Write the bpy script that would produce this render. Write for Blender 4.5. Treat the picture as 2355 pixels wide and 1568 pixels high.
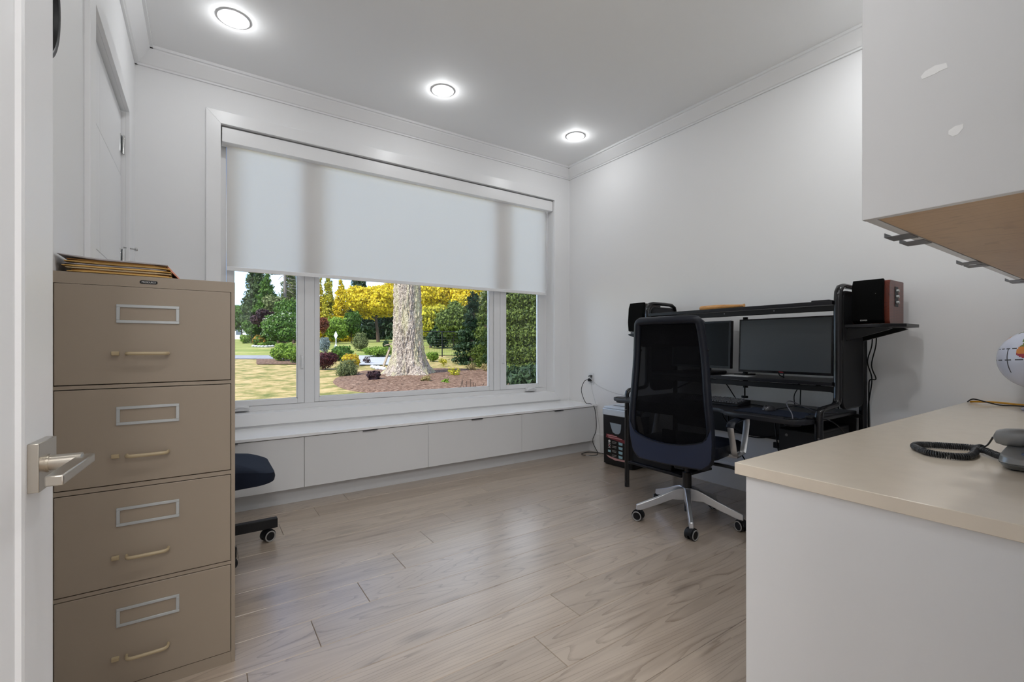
import bpy, bmesh, math, random
import numpy as np
from mathutils import Vector, Matrix

for o in list(bpy.data.objects):
    bpy.data.objects.remove(o, do_unlink=True)
SC = bpy.context.scene
COL = SC.collection
PI = math.pi

# ------------------------------------------------------------------ camera
cam_d = bpy.data.cameras.new('camera')
cam_d.sensor_width = 36.0
cam_d.lens = 16.05
cam_d.shift_y = 0.00425
cam_d.clip_start = 0.02
cam_d.clip_end = 600
cam = bpy.data.objects.new('camera', cam_d)
COL.objects.link(cam)
cam.location = (0, 0, 1.10)
cam.rotation_euler = (PI / 2, 0, -math.radians(34.17))
SC.camera = cam

# ------------------------------------------------------------------ sky, sun, exposure
world = bpy.data.worlds.new('sky')
SC.world = world
world.use_nodes = True
wn, wl = world.node_tree.nodes, world.node_tree.links
wn.clear()
w_out = wn.new('ShaderNodeOutputWorld')
w_bg = wn.new('ShaderNodeBackground')
w_sky = wn.new('ShaderNodeTexSky')
w_sky.sky_type = 'NISHITA'
w_sky.sun_disc = False
w_sky.sun_elevation = math.radians(50)
w_sky.sun_rotation = math.radians(-100)
w_sky.air_density = 0.6
w_sky.dust_density = 0.0
w_sky.ozone_density = 4.0
w_tc = wn.new('ShaderNodeTexCoord')
w_map = wn.new('ShaderNodeMapping')
w_map.inputs['Scale'].default_value = (1.0, 1.0, 2.2)
w_no = wn.new('ShaderNodeTexNoise')
w_no.inputs['Scale'].default_value = 3.2
w_no.inputs['Detail'].default_value = 8
w_ra = wn.new('ShaderNodeValToRGB')
w_ra.color_ramp.elements[0].position = 0.47
w_ra.color_ramp.elements[1].position = 0.62
w_mx = wn.new('ShaderNodeMix')
w_mx.data_type = 'RGBA'
w_mx.inputs[7].default_value = (3.6, 3.7, 3.85, 1)
wl.new(w_tc.outputs['Generated'], w_map.inputs['Vector'])
wl.new(w_map.outputs['Vector'], w_no.inputs['Vector'])
wl.new(w_no.outputs['Fac'], w_ra.inputs['Fac'])
wl.new(w_ra.outputs['Color'], w_mx.inputs[0])
wl.new(w_sky.outputs['Color'], w_mx.inputs[6])
wl.new(w_mx.outputs[2], w_bg.inputs['Color'])
w_bg.inputs['Strength'].default_value = 0.42
wl.new(w_bg.outputs['Background'], w_out.inputs['Surface'])

sun_d = bpy.data.lights.new('sun', 'SUN')
sun_d.energy = 4.2
sun_d.angle = math.radians(0.6)
sun_d.color = (1.0, 0.95, 0.86)
sun = bpy.data.objects.new('sun', sun_d)
COL.objects.link(sun)
sun_from = Vector((-0.95, -0.30, 1.05)).normalized()
sun.rotation_euler = (-sun_from).to_track_quat('-Z', 'Y').to_euler()
sun.location = (0, 0, 30)

vs = SC.view_settings
vs.view_transform = 'Standard'
vs.look = 'None'
vs.exposure = 0.50
vs.gamma = 1.0
vs.use_curve_mapping = False

POT_W = 0.9        # each ceiling downlight of the row by the window
POT_FILL_W = 3.9       # each added, unseen fill downlight of the row by the doorway
POT_GLOW = 1.35     # light each domed lens throws sideways
HALL_FILL_W = 46.0      # added, unseen fill light in the hall behind the door

# ------------------------------------------------------------------ materials
MATS = {}
def lin(r, g, b):
    f = lambda c: (c / 255 / 12.92) if c / 255 <= 0.04045 else ((c / 255 + 0.055) / 1.055) ** 2.4
    return (f(r), f(g), f(b))

def mat(name, col, rough=0.5, metal=0.0, spec=0.5, bump=None, mottled=None, coat=0.0, alpha=None, trans=None):
    """col linear rgb; bump=(scale,strength); mottled=(scale,amount)"""
    m = bpy.data.materials.new(name)
    m.use_nodes = True
    n, l = m.node_tree.nodes, m.node_tree.links
    p = n['Principled BSDF']
    p.inputs['Base Color'].default_value = (*col, 1)
    p.inputs['Roughness'].default_value = rough
    p.inputs['Metallic'].default_value = metal
    p.inputs['Specular IOR Level'].default_value = spec
    p.inputs['Coat Weight'].default_value = coat
    tc = None
    if bump or mottled:
        tc = n.new('ShaderNodeTexCoord')
    if bump:
        no = n.new('ShaderNodeTexNoise')
        no.inputs['Scale'].default_value = bump[0]
        no.inputs['Detail'].default_value = 4
        b = n.new('ShaderNodeBump')
        b.inputs['Strength'].default_value = bump[1]
        b.inputs['Distance'].default_value = 0.002
        l.new(tc.outputs['Object'], no.inputs['Vector'])
        l.new(no.outputs['Fac'], b.inputs['Height'])
        l.new(b.outputs['Normal'], p.inputs['Normal'])
    if mottled:
        no = n.new('ShaderNodeTexNoise')
        no.inputs['Scale'].default_value = mottled[0]
        no.inputs['Detail'].default_value = 6
        mx = n.new('ShaderNodeMix')
        mx.data_type = 'RGBA'
        a = mottled[1]
        mx.inputs[6].default_value = (*[max(0, c * (1 - a)) for c in col], 1)
        mx.inputs[7].default_value = (*[min(1, c * (1 + a)) for c in col], 1)
        l.new(tc.outputs['Object'], no.inputs['Vector'])
        l.new(no.outputs['Fac'], mx.inputs[0])
        l.new(mx.outputs[2], p.inputs['Base Color'])
    MATS[name] = m
    return m

def emit(name, col, s):
    m = bpy.data.materials.new(name)
    m.use_nodes = True
    n, l = m.node_tree.nodes, m.node_tree.links
    n.clear()
    o = n.new('ShaderNodeOutputMaterial')
    e = n.new('ShaderNodeEmission')
    e.inputs[0].default_value = (*col, 1)
    e.inputs[1].default_value = s
    l.new(e.outputs[0], o.inputs[0])
    MATS[name] = m
    return m

WALL = mat('wall_paint', (0.875, 0.875, 0.88), 0.6, spec=0.3, bump=(260, 0.03))
CEIL = mat('ceiling_paint', (0.91, 0.91, 0.91), 0.7, spec=0.2)
TRIM = mat('trim_paint', (0.87, 0.87, 0.875), 0.32, spec=0.5)
DOORP = mat('door_paint', (0.85, 0.85, 0.86), 0.3, spec=0.5)
VINYL = mat('white_vinyl', (0.80, 0.80, 0.81), 0.35)
LACQ = mat('white_lacquer', (0.74, 0.74, 0.745), 0.22, spec=0.5)
LACQ2 = mat('white_laminate', (0.78, 0.78, 0.785), 0.4, spec=0.4)
BTOP = mat('bench_top_laminate', (0.92, 0.92, 0.925), 0.2, spec=0.6)
GREYKICK = mat('grey_kick', (0.62, 0.62, 0.63), 0.5)
CHROME = mat('chrome', (0.62, 0.62, 0.62), 0.12, 1.0)
NICKEL = mat('brushed_nickel', (0.50, 0.46, 0.40), 0.28, 1.0)
STEEL = mat('steel', (0.20, 0.20, 0.21), 0.42, 1.0)
ALU = mat('cast_aluminium', (0.62, 0.62, 0.63), 0.38, 0.85)
BEIGE = mat('beige_enamel', lin(151, 137, 121), 0.42, spec=0.4, bump=(420, 0.05))
BEIGEH = mat('tan_plastic', lin(176, 158, 126), 0.4)
SILVERP = mat('silver_plastic', lin(176, 178, 178), 0.35, 0.3)
BLACK = mat('black_metal', (0.006, 0.006, 0.007), 0.4, spec=0.3)
BLACKG = mat('black_gloss', (0.006, 0.006, 0.0075), 0.22, spec=0.4)
BLACKP = mat('black_plastic', (0.007, 0.007, 0.0085), 0.45, spec=0.3)
BLACKM = mat('black_matte', (0.003, 0.003, 0.003), 0.9, spec=0.1)
DARKGAP = mat('dark_recess', (0.01, 0.01, 0.01), 0.9, spec=0.1)
DESKTOP = mat('desk_laminate', (0.009, 0.009, 0.012), 0.33, spec=0.35, bump=(300, 0.04))
DESKEDGE = mat('grey_edge', (0.020, 0.020, 0.024), 0.4, spec=0.3)
PANELG = mat('charcoal_board', (0.014, 0.0145, 0.017), 0.6, spec=0.3)
LEATHER = mat('black_leather', (0.004, 0.006, 0.013), 0.42, spec=0.35, bump=(160, 0.12))
LEATHER_SHEEN = mat('blue_sheen_leather', (0.013, 0.024, 0.060), 0.38, spec=0.5, bump=(120, 0.08))  # blue window sheen put into the base colour of the lower back panel
FABRIC = mat('navy_black_fabric', (0.008, 0.012, 0.024), 0.8, spec=0.2, bump=(500, 0.2))
SCREEN = mat('matte_screen', (0.030, 0.036, 0.042), 0.42, spec=0.7)
WHITEP = mat('white_plastic', (0.78, 0.78, 0.79), 0.35)
RUBBER = mat('grey_rubber', (0.30, 0.29, 0.28), 0.6)
GREYPH = mat('grey_phone_plastic', (0.13, 0.135, 0.135), 0.33, 0.2)
GREYPH2 = mat('light_grey_phone_plastic', (0.26, 0.265, 0.27), 0.3, 0.3)
CORDG = mat('charcoal_cord', (0.028, 0.03, 0.034), 0.4)
QUARTZ = mat('beige_quartz', lin(222, 210, 193), 0.16, spec=0.5, mottled=(22, 0.05))
CABLEW = mat('white_cable', (0.6, 0.6, 0.6), 0.5)
YELLOW = mat('yellow_cord', lin(205, 150, 40), 0.45)
SHRED = mat('shredder_silver', lin(205, 214, 224), 0.35, 0.2)
CLEARW = mat('frosted_bin_window', (0.28, 0.33, 0.38), 0.18)
REDP = mat('red_print', (0.18, 0.02, 0.03), 0.5)
WHITEPR = mat('white_print', (0.6, 0.6, 0.6), 0.5)
PINKPR = mat('pink_print', (0.55, 0.30, 0.30), 0.5)
BLUEPR = mat('pale_blue_print', (0.30, 0.50, 0.58), 0.5)
GREYPR = mat('grey_print', (0.28, 0.27, 0.26), 0.5)
CLOCKF = mat('clock_face', (0.75, 0.74, 0.70), 0.4)
LENS = emit('lamp_lens', (1, 0.985, 0.96), 9.0)

def wood_mat(name, c0, c1, scale=(2.2, 26, 26), rough=0.35, axis='X', spec=0.5, bump=0.1, knots=False, rand=False):
    m = bpy.data.materials.new(name)
    m.use_nodes = True
    n, l = m.node_tree.nodes, m.node_tree.links
    p = n['Principled BSDF']
    p.inputs['Roughness'].default_value = rough
    p.inputs['Specular IOR Level'].default_value = spec
    if rand:
        p.inputs['Coat Weight'].default_value = 1.0
        p.inputs['Coat Roughness'].default_value = 0.33
    tc = n.new('ShaderNodeTexCoord')
    add = n.new('ShaderNodeVectorMath')
    add.operation = 'ADD'
    l.new(tc.outputs['Object'], add.inputs[0])
    if rand:
        oi = n.new('ShaderNodeObjectInfo')
        mu = n.new('ShaderNodeVectorMath')
        mu.operation = 'SCALE'
        mu.inputs[0].default_value = (37, 91, 53)
        l.new(oi.outputs['Random'], mu.inputs['Scale'])
        l.new(mu.outputs[0], add.inputs[1])
    mp = n.new('ShaderNodeMapping')
    sc = scale if axis == 'X' else (scale[1], scale[0], scale[2])
    mp.inputs['Scale'].default_value = sc
    l.new(add.outputs[0], mp.inputs['Vector'])
    n1 = n.new('ShaderNodeTexNoise')
    n1.inputs['Scale'].default_value = 1.0
    n1.inputs['Detail'].default_value = 7
    n1.inputs['Distortion'].default_value = 0.6
    l.new(mp.outputs[0], n1.inputs['Vector'])
    # cathedral figure: bands of a stretched, strongly warped field
    mp2 = n.new('ShaderNodeMapping')
    sc2 = (0.55, 5.2, 5.2) if axis == 'X' else (5.2, 0.55, 5.2)
    mp2.inputs['Scale'].default_value = sc2
    l.new(add.outputs[0], mp2.inputs['Vector'])
    n2 = n.new('ShaderNodeTexNoise')
    n2.inputs['Scale'].default_value = 1.0
    n2.inputs['Detail'].default_value = 1.5
    n2.inputs['Roughness'].default_value = 0.35
    l.new(mp2.outputs[0], n2.inputs['Vector'])
    ml = n.new('ShaderNodeMath')
    ml.operation = 'MULTIPLY'
    ml.inputs[1].default_value = 26
    l.new(n2.outputs['Fac'], ml.inputs[0])
    jit = n.new('ShaderNodeMath')
    jit.operation = 'ADD'
    l.new(ml.outputs[0], jit.inputs[0])
    l.new(n1.outputs['Fac'], jit.inputs[1])
    fr = n.new('ShaderNodeMath')
    fr.operation = 'FRACT'
    l.new(jit.outputs[0], fr.inputs[0])
    rr = n.new('ShaderNodeValToRGB')
    rr.color_ramp.elements[0].position = 0.0
    rr.color_ramp.elements[0].color = (0, 0, 0, 1)
    rr.color_ramp.elements[1].position = 0.22
    rr.color_ramp.elements[1].color = (1, 1, 1, 1)
    l.new(fr.outputs[0], rr.inputs['Fac'])
    mix = n.new('ShaderNodeMix')
    mix.data_type = 'FLOAT'
    mix.inputs[0].default_value = 0.30
    l.new(n1.outputs['Fac'], mix.inputs[2])
    l.new(rr.outputs['Color'], mix.inputs[3])
    cr = n.new('ShaderNodeValToRGB')
    cr.color_ramp.elements[0].position = 0.28
    cr.color_ramp.elements[1].position = 0.72
    cr.color_ramp.elements[0].color = (*c0, 1)
    cr.color_ramp.elements[1].color = (*c1, 1)
    l.new(mix.outputs[0], cr.inputs['Fac'])
    last = cr.outputs['Color']
    if knots:
        mp3 = n.new('ShaderNodeMapping')
        mp3.inputs['Scale'].default_value = (1.5, 4.2, 1)
        l.new(add.outputs[0], mp3.inputs['Vector'])
        vo = n.new('ShaderNodeTexVoronoi')
        vo.inputs['Scale'].default_value = 1.0
        l.new(mp3.outputs[0], vo.inputs['Vector'])
        kr = n.new('ShaderNodeValToRGB')
        kr.color_ramp.elements[0].position = 0.02
        kr.color_ramp.elements[0].color = (0.42, 0.40, 0.38, 1)
        kr.color_ramp.elements[1].position = 0.17
        kr.color_ramp.elements[1].color = (1, 1, 1, 1)
        ad2 = n.new('ShaderNodeMath')
        ad2.operation = 'MULTIPLY_ADD'
        ad2.inputs[1].default_value = 0.12
        l.new(n1.outputs['Fac'], ad2.inputs[0])
        l.new(vo.outputs['Distance'], ad2.inputs[2])
        sb = n.new('ShaderNodeMath')
        sb.operation = 'SUBTRACT'
        sb.inputs[1].default_value = 0.05
        l.new(ad2.outputs[0], sb.inputs[0])
        l.new(sb.outputs[0], kr.inputs['Fac'])
        mm = n.new('ShaderNodeMix')
        mm.data_type = 'RGBA'
        mm.blend_type = 'MULTIPLY'
        mm.inputs[0].default_value = 0.7
        l.new(last, mm.inputs[6])
        l.new(kr.outputs['Color'], mm.inputs[7])
        last = mm.outputs[2]
    if rand:
        hs = n.new('ShaderNodeHueSaturation')
        mr = n.new('ShaderNodeMapRange')
        mr.inputs['To Min'].default_value = 0.92
        mr.inputs['To Max'].default_value = 1.08
        l.new(oi.outputs['Random'], mr.inputs['Value'])
        l.new(mr.outputs[0], hs.inputs['Value'])
        l.new(last, hs.inputs['Color'])
        last = hs.outputs['Color']
    l.new(last, p.inputs['Base Color'])
    if bump:
        b = n.new('ShaderNodeBump')
        b.inputs['Strength'].default_value = bump
        b.inputs['Distance'].default_value = 0.001
        l.new(mix.outputs[0], b.inputs['Height'])
        l.new(b.outputs['Normal'], p.inputs['Normal'])
    MATS[name] = m
    return m

OAK = wood_mat('grey_oak', (0.262, 0.196, 0.142), (0.465, 0.377, 0.295), rough=0.29, spec=0.65, knots=True, rand=True, bump=0.25)
MAPLE = wood_mat('maple_board', lin(182, 148, 112), lin(205, 172, 134), scale=(14, 1.6, 14), rough=0.4, axis='Y', bump=0.02)
BATW = wood_mat('bat_wood', lin(176, 118, 58), lin(206, 150, 86), scale=(40, 3, 40), rough=0.35, axis='Y', bump=0.02)
CHERRY = wood_mat('cherry_veneer', lin(72, 28, 18), lin(112, 48, 32), scale=(30, 30, 3), rough=0.3, bump=0.02)
GARDENW = wood_mat('weathered_wood', (0.22, 0.16, 0.11), (0.42, 0.33, 0.24), scale=(20, 20, 2), rough=0.8, bump=0.1)

def mix_shader(name, build):
    m = bpy.data.materials.new(name)
    m.use_nodes = True
    n, l = m.node_tree.nodes, m.node_tree.links
    n.clear()
    o = n.new('ShaderNodeOutputMaterial')
    l.new(build(n, l), o.inputs[0])
    MATS[name] = m
    return m

def _glass(n, l):
    t = n.new('ShaderNodeBsdfTransparent')
    t.inputs[0].default_value = (0.97, 0.98, 0.975, 1)
    g = n.new('ShaderNodeBsdfGlossy')
    g.inputs['Roughness'].default_value = 0.02
    f = n.new('ShaderNodeFresnel')
    f.inputs[0].default_value = 1.3
    mx = n.new('ShaderNodeMixShader')
    l.new(f.outputs[0], mx.inputs[0])
    l.new(t.outputs[0], mx.inputs[1])
    l.new(g.outputs[0], mx.inputs[2])
    return mx.outputs[0]
GLASS = mix_shader('window_glass', _glass)

def _blind(n, l):
    d = n.new('ShaderNodeBsdfDiffuse')
    d.inputs[0].default_value = (0.93, 0.93, 0.925, 1)
    t = n.new('ShaderNodeBsdfTranslucent')
    t.inputs[0].default_value = (0.99, 0.955, 0.92, 1)
    mx = n.new('ShaderNodeMixShader')
    mx.inputs[0].default_value = 0.68
    l.new(d.outputs[0], mx.inputs[1])
    l.new(t.outputs[0], mx.inputs[2])
    tc = n.new('ShaderNodeTexCoord')
    mp = n.new('ShaderNodeMapping')
    mp.inputs['Scale'].default_value = (900, 1, 900)
    no = n.new('ShaderNodeTexNoise')
    no.inputs['Scale'].default_value = 1
    b = n.new('ShaderNodeBump')
    b.inputs['Strength'].default_value = 0.05
    b.inputs['Distance'].default_value = 0.0005
    l.new(tc.outputs['Object'], mp.inputs[0])
    l.new(mp.outputs[0], no.inputs['Vector'])
    l.new(no.outputs['Fac'], b.inputs['Height'])
    l.new(b.outputs[0], d.inputs['Normal'])
    return mx.outputs[0]
BLINDF = mix_shader('blind_fabric', _blind)

def _net(n, l):
    t = n.new('ShaderNodeBsdfTransparent')
    p = n.new('ShaderNodeBsdfPrincipled')
    p.inputs['Base Color'].default_value = (0.0035, 0.0035, 0.0045, 1)
    p.inputs['Specular IOR Level'].default_value = 0.1
    p.inputs['Roughness'].default_value = 0.9
    tc = n.new('ShaderNodeTexCoord')
    mp = n.new('ShaderNodeMapping')
    mp.inputs['Scale'].default_value = (0, 420, 420)
    ck = n.new('ShaderNodeTexChecker')
    ck.inputs['Scale'].default_value = 1.0
    mr = n.new('ShaderNodeMapRange')
    mr.inputs['To Min'].default_value = 0.93
    mr.inputs['To Max'].default_value = 1.0
    mx = n.new('ShaderNodeMixShader')
    l.new(tc.outputs['Object'], mp.inputs[0])
    l.new(mp.outputs[0], ck.inputs[0])
    l.new(ck.outputs['Fac'], mr.inputs['Value'])
    l.new(mr.outputs[0], mx.inputs[0])
    l.new(t.outputs[0], mx.inputs[1])
    l.new(p.outputs[0], mx.inputs[2])
    return mx.outputs[0]
NET = mix_shader('mesh_fabric', _net)

def leaf_mat(name, c0, c1, tr=0.3):
    def f(n, l):
        g = n.new('ShaderNodeNewGeometry')
        r = n.new('ShaderNodeValToRGB')
        r.color_ramp.elements[0].color = (*c0, 1)
        r.color_ramp.elements[1].color = (*c1, 1)
        l.new(g.outputs['Random Per Island'], r.inputs[0])
        p = n.new('ShaderNodeBsdfPrincipled')
        p.inputs['Roughness'].default_value = 0.55
        p.inputs['Specular IOR Level'].default_value = 0.3
        t = n.new('ShaderNodeBsdfTranslucent')
        l.new(r.outputs[0], p.inputs['Base Color'])
        l.new(r.outputs[0], t.inputs[0])
        mx = n.new('ShaderNodeMixShader')
        mx.inputs[0].default_value = tr
        l.new(p.outputs[0], mx.inputs[1])
        l.new(t.outputs[0], mx.inputs[2])
        return mx.outputs[0]
    return mix_shader(name, f)

# ------------------------------------------------------------------ mesh helpers
class MB:
    def __init__(s):
        s.v, s.f = [], []
    def add(s, vs, fs):
        o = len(s.v)
        s.v += [tuple(v) for v in vs]
        s.f += [tuple(i + o for i in f) for f in fs]
        return s
    def box(s, x0, x1, y0, y1, z0, z1):
        if x0 > x1: x0, x1 = x1, x0
        if y0 > y1: y0, y1 = y1, y0
        if z0 > z1: z0, z1 = z1, z0
        return s.add([(x0, y0, z0), (x1, y0, z0), (x1, y1, z0), (x0, y1, z0), (x0, y0, z1), (x1, y0, z1), (x1, y1, z1), (x0, y1, z1)],
                     [(0, 3, 2, 1), (4, 5, 6, 7), (0, 1, 5, 4), (1, 2, 6, 5), (2, 3, 7, 6), (3, 0, 4, 7)])
    def obox(s, c, ax, ay, az, hx, hy, hz):
        c, ax, ay, az = Vector(c), Vector(ax), Vector(ay), Vector(az)
        vs = [c + ax * (hx * i) + ay * (hy * j) + az * (hz * k) for k in (-1, 1) for i, j in ((-1, -1), (1, -1), (1, 1), (-1, 1))]
        return s.add(vs, [(0, 3, 2, 1), (4, 5, 6, 7), (0, 1, 5, 4), (1, 2, 6, 5), (2, 3, 7, 6), (3, 0, 4, 7)])
    def prism(s, poly, axis, a0, a1):
        """poly of 2d points, extruded along axis: x->(a,p,q) y->(p,a,q) z->(p,q,a)"""
        fn = {'x': lambda p, a: (a, p[0], p[1]), 'y': lambda p, a: (p[0], a, p[1]), 'z': lambda p, a: (p[0], p[1], a)}[axis]
        n = len(poly)
        vs = [fn(p, a0) for p in poly] + [fn(p, a1) for p in poly]
        fs = [tuple(range(n))[::-1], tuple(range(n, 2 * n))] + [(i, (i + 1) % n, n + (i + 1) % n, n + i) for i in range(n)]
        return s.add(vs, fs)
    def cyl(s, p0, p1, r0, r1=None, n=16, caps=True):
        r1 = r0 if r1 is None else r1
        p0, p1 = Vector(p0), Vector(p1)
        d = (p1 - p0).normalized()
        u = d.orthogonal().normalized()
        w = d.cross(u)
        vs = []
        for p, r in ((p0, r0), (p1, r1)):
            for i in range(n):
                a = 2 * PI * i / n
                vs.append(p + u * (r * math.cos(a)) + w * (r * math.sin(a)))
        fs = [(i, (i + 1) % n, n + (i + 1) % n, n + i) for i in range(n)]
        if caps:
            fs += [tuple(range(n))[::-1], tuple(range(n, 2 * n))]
        return s.add(vs, fs)
    def tube(s, path, r, n=8, closed=False, flat=None, up=None):
        """sweep a circle (or ellipse r x flat) along path; r may be a list"""
        P = [Vector(p) for p in path]
        m = len(P)
        vs = []
        prev = None
        for i in range(m):
            a = P[(i - 1) % m] if (i > 0 or closed) else P[i]
            b = P[(i + 1) % m] if (i < m - 1 or closed) else P[i]
            t = (b - a).normalized()
            if up is not None:
                u = Vector(up)
                u = (u - t * u.dot(t)).normalized()
            elif prev is None:
                u = t.orthogonal().normalized()
            else:
                u = (prev - t * prev.dot(t)).normalized()
            prev = u
            w = t.cross(u)
            ri = r[i] if isinstance(r, (list, tuple)) else r
            rf = ri if flat is None else flat
            for k in range(n):
                an = 2 * PI * (k + 0.5) / n
                vs.append(P[i] + u * (ri * math.cos(an)) + w * (rf * math.sin(an)))
        fs = []
        for i in range(m if closed else m - 1):
            j = (i + 1) % m
            for k in range(n):
                fs.append((i * n + k, i * n + (k + 1) % n, j * n + (k + 1) % n, j * n + k))
        if not closed:
            fs += [tuple(range(n))[::-1], tuple((m - 1) * n + k for k in range(n))]
        return s.add(vs, fs)
    def lathe(s, prof, c=(0, 0, 0), axis='z', n=32):
        """prof: list of (radius, height)"""
        vs, fs = [], []
        m = len(prof)
        for r, h in prof:
            for k in range(n):
                a = 2 * PI * k / n
                x, y = r * math.cos(a), r * math.sin(a)
                p = {'z': (x, y, h), 'x': (h, x, y), 'y': (x, h, y)}[axis]
                vs.append((p[0] + c[0], p[1] + c[1], p[2] + c[2]))
        for i in range(m - 1):
            for k in range(n):
                fs.append((i * n + k, i * n + (k + 1) % n, (i + 1) * n + (k + 1) % n, (i + 1) * n + k))
        fs += [tuple(range(n))[::-1], tuple((m - 1) * n + k for k in range(n))]
        return s.add(vs, fs)
    def ell(s, c, r, nu=20, nv=12):
        vs, fs = [], []
        for j in range(nv + 1):
            th = PI * j / nv
            for i in range(nu):
                a = 2 * PI * i / nu
                vs.append((c[0] + r[0] * math.sin(th) * math.cos(a), c[1] + r[1] * math.sin(th) * math.sin(a), c[2] + r[2] * math.cos(th)))
        for j in range(nv):
            for i in range(nu):
                fs.append((j * nu + i, (j + 1) * nu + i, (j + 1) * nu + (i + 1) % nu, j * nu + (i + 1) % nu))
        return s.add(vs, fs)
    def grid(s, rows):
        m, n = len(rows), len(rows[0])
        return s.add([p for r in rows for p in r], [(i * n + k, i * n + k + 1, (i + 1) * n + k + 1, (i + 1) * n + k) for i in range(m - 1) for k in range(n - 1)])
    def move(s, fn):
        s.v = [tuple(fn(v)) for v in s.v]
        return s

OFF = {}
def mesh_from(name, mb, off=(0, 0, 0), smooth=True, fix=True):
    me = bpy.data.meshes.new(name)
    me.from_pydata([(v[0] - off[0], v[1] - off[1], v[2] - off[2]) for v in mb.v], [], mb.f)
    if fix:
        bm = bmesh.new()
        bm.from_mesh(me)
        bmesh.ops.recalc_face_normals(bm, faces=bm.faces)
        bm.to_mesh(me)
        bm.free()
    if smooth:
        me.shade_smooth()
        me.set_sharp_from_angle(angle=math.radians(38))
    me.update()
    return me

def tag(o, label=None, cat=None, group=None, kind=None):
    if label: o['label'] = label
    if cat: o['category'] = cat
    if group: o['group'] = group
    if kind: o['kind'] = kind
    return o

def bevel_mod(o, w, seg=2):
    b = o.modifiers.new('bevel', 'BEVEL')
    b.width = w
    b.segments = seg
    b.limit_method = 'ANGLE'
    b.angle_limit = math.radians(40)
    b.harden_normals = False

def part(name, mb, m, parent=None, bevel=0, label=None, kind=None, smooth=True, local=False, fix=True):
    off = (0, 0, 0) if (local or parent is None) else OFF.get(parent.name, (0, 0, 0))
    me = mesh_from(name, mb, off, smooth, fix)
    o = bpy.data.objects.new(name, me)
    COL.objects.link(o)
    me.materials.append(m)
    if parent is not None:
        o.parent = parent
    OFF[o.name] = off
    if bevel: bevel_mod(o, bevel)
    tag(o, label, kind=kind)
    return o

def thing(name, loc, label, cat, group=None, rot=0.0, kind=None):
    o = bpy.data.objects.new(name, None)
    o.empty_display_size = 0.1
    COL.objects.link(o)
    o.location = loc
    o.rotation_euler = (0, 0, rot)
    OFF[o.name] = tuple(loc)
    return tag(o, label, cat, group, kind)

def solo(name, mb, m, label, cat, group=None, bevel=0, kind=None, smooth=True, fix=True):
    xs = np.array(mb.v)
    lo, hi = xs.min(0), xs.max(0)
    off = (float((lo[0] + hi[0]) / 2), float((lo[1] + hi[1]) / 2), float(lo[2]))
    me = mesh_from(name, mb, off, smooth, fix)
    o = bpy.data.objects.new(name, me)
    COL.objects.link(o)
    me.materials.append(m)
    o.location = off
    OFF[o.name] = off
    if bevel: bevel_mod(o, bevel)
    return tag(o, label, cat, group, kind)

def struct(name, mb, m, label=None, bevel=0, smooth=True):
    return solo(name, mb, m, label, None, kind='structure', bevel=bevel, smooth=smooth)

def copy_tree(o, parent=None):
    c = o.copy()
    COL.objects.link(c)
    c.parent = parent
    OFF[c.name] = OFF.get(o.name, (0, 0, 0))
    for ch in list(o.children):
        if ch.name.split('.')[0] != '':
            copy_tree(ch, c)
    return c

def text_part(name, body, size, m, parent, loc, rot, extrude=0.0003, xscale=1.0):
    cu = bpy.data.curves.new(name, 'FONT')
    cu.body = body
    cu.size = size
    cu.extrude = extrude
    cu.align_x = 'CENTER'
    cu.align_y = 'CENTER'
    tmp = bpy.data.objects.new('tmp_text', cu)
    COL.objects.link(tmp)
    dg = bpy.context.evaluated_depsgraph_get()
    me = bpy.data.meshes.new_from_object(tmp.evaluated_get(dg))
    bpy.data.objects.remove(tmp)
    me.name = name
    me.materials.clear()
    me.materials.append(m)
    o = bpy.data.objects.new(name, me)
    COL.objects.link(o)
    o.parent = parent
    off = OFF.get(parent.name, (0, 0, 0))
    o.location = [loc[i] - off[i] for i in range(3)]
    o.rotation_euler = rot
    o.scale = (xscale, 1, 1)
    OFF[o.name] = off
    return o

def arc(c, r, a0, a1, n, plane='xz'):
    out = []
    for i in range(n + 1):
        a = a0 + (a1 - a0) * i / n
        p, q = r * math.cos(a), r * math.sin(a)
        out.append({'xz': (c[0] + p, c[1], c[2] + q), 'xy': (c[0] + p, c[1] + q, c[2]), 'yz': (c[0], c[1] + p, c[2] + q)}[plane])
    return out

def rrect(x0, x1, y0, y1, r, n=6):
    pts = []
    for cx, cy, a in ((x1 - r, y1 - r, 0), (x0 + r, y1 - r, PI / 2), (x0 + r, y0 + r, PI), (x1 - r, y0 + r, 1.5 * PI)):
        for i in range(n + 1):
            t = a + PI / 2 * i / n
            pts.append((cx + r * math.cos(t), cy + r * math.sin(t)))
    return pts

def smooth_path(pts, sub=6):
    P = [Vector(p) for p in pts]
    out = []
    for i in range(len(P) - 1):
        p0, p1, p2, p3 = P[max(i - 1, 0)], P[i], P[i + 1], P[min(i + 2, len(P) - 1)]
        for k in range(sub):
            t = k / sub
            out.append(0.5 * ((2 * p1) + (p2 - p0) * t + (2 * p0 - 5 * p1 + 4 * p2 - p3) * t * t + (3 * p1 - p0 - 3 * p2 + p3) * t ** 3))
    out.append(P[-1])
    return out

# ================================================================== THE ROOM
XL, XR, YW, YB, ZC = -0.364, 3.397, 3.859, 0.03, 3.048

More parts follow.
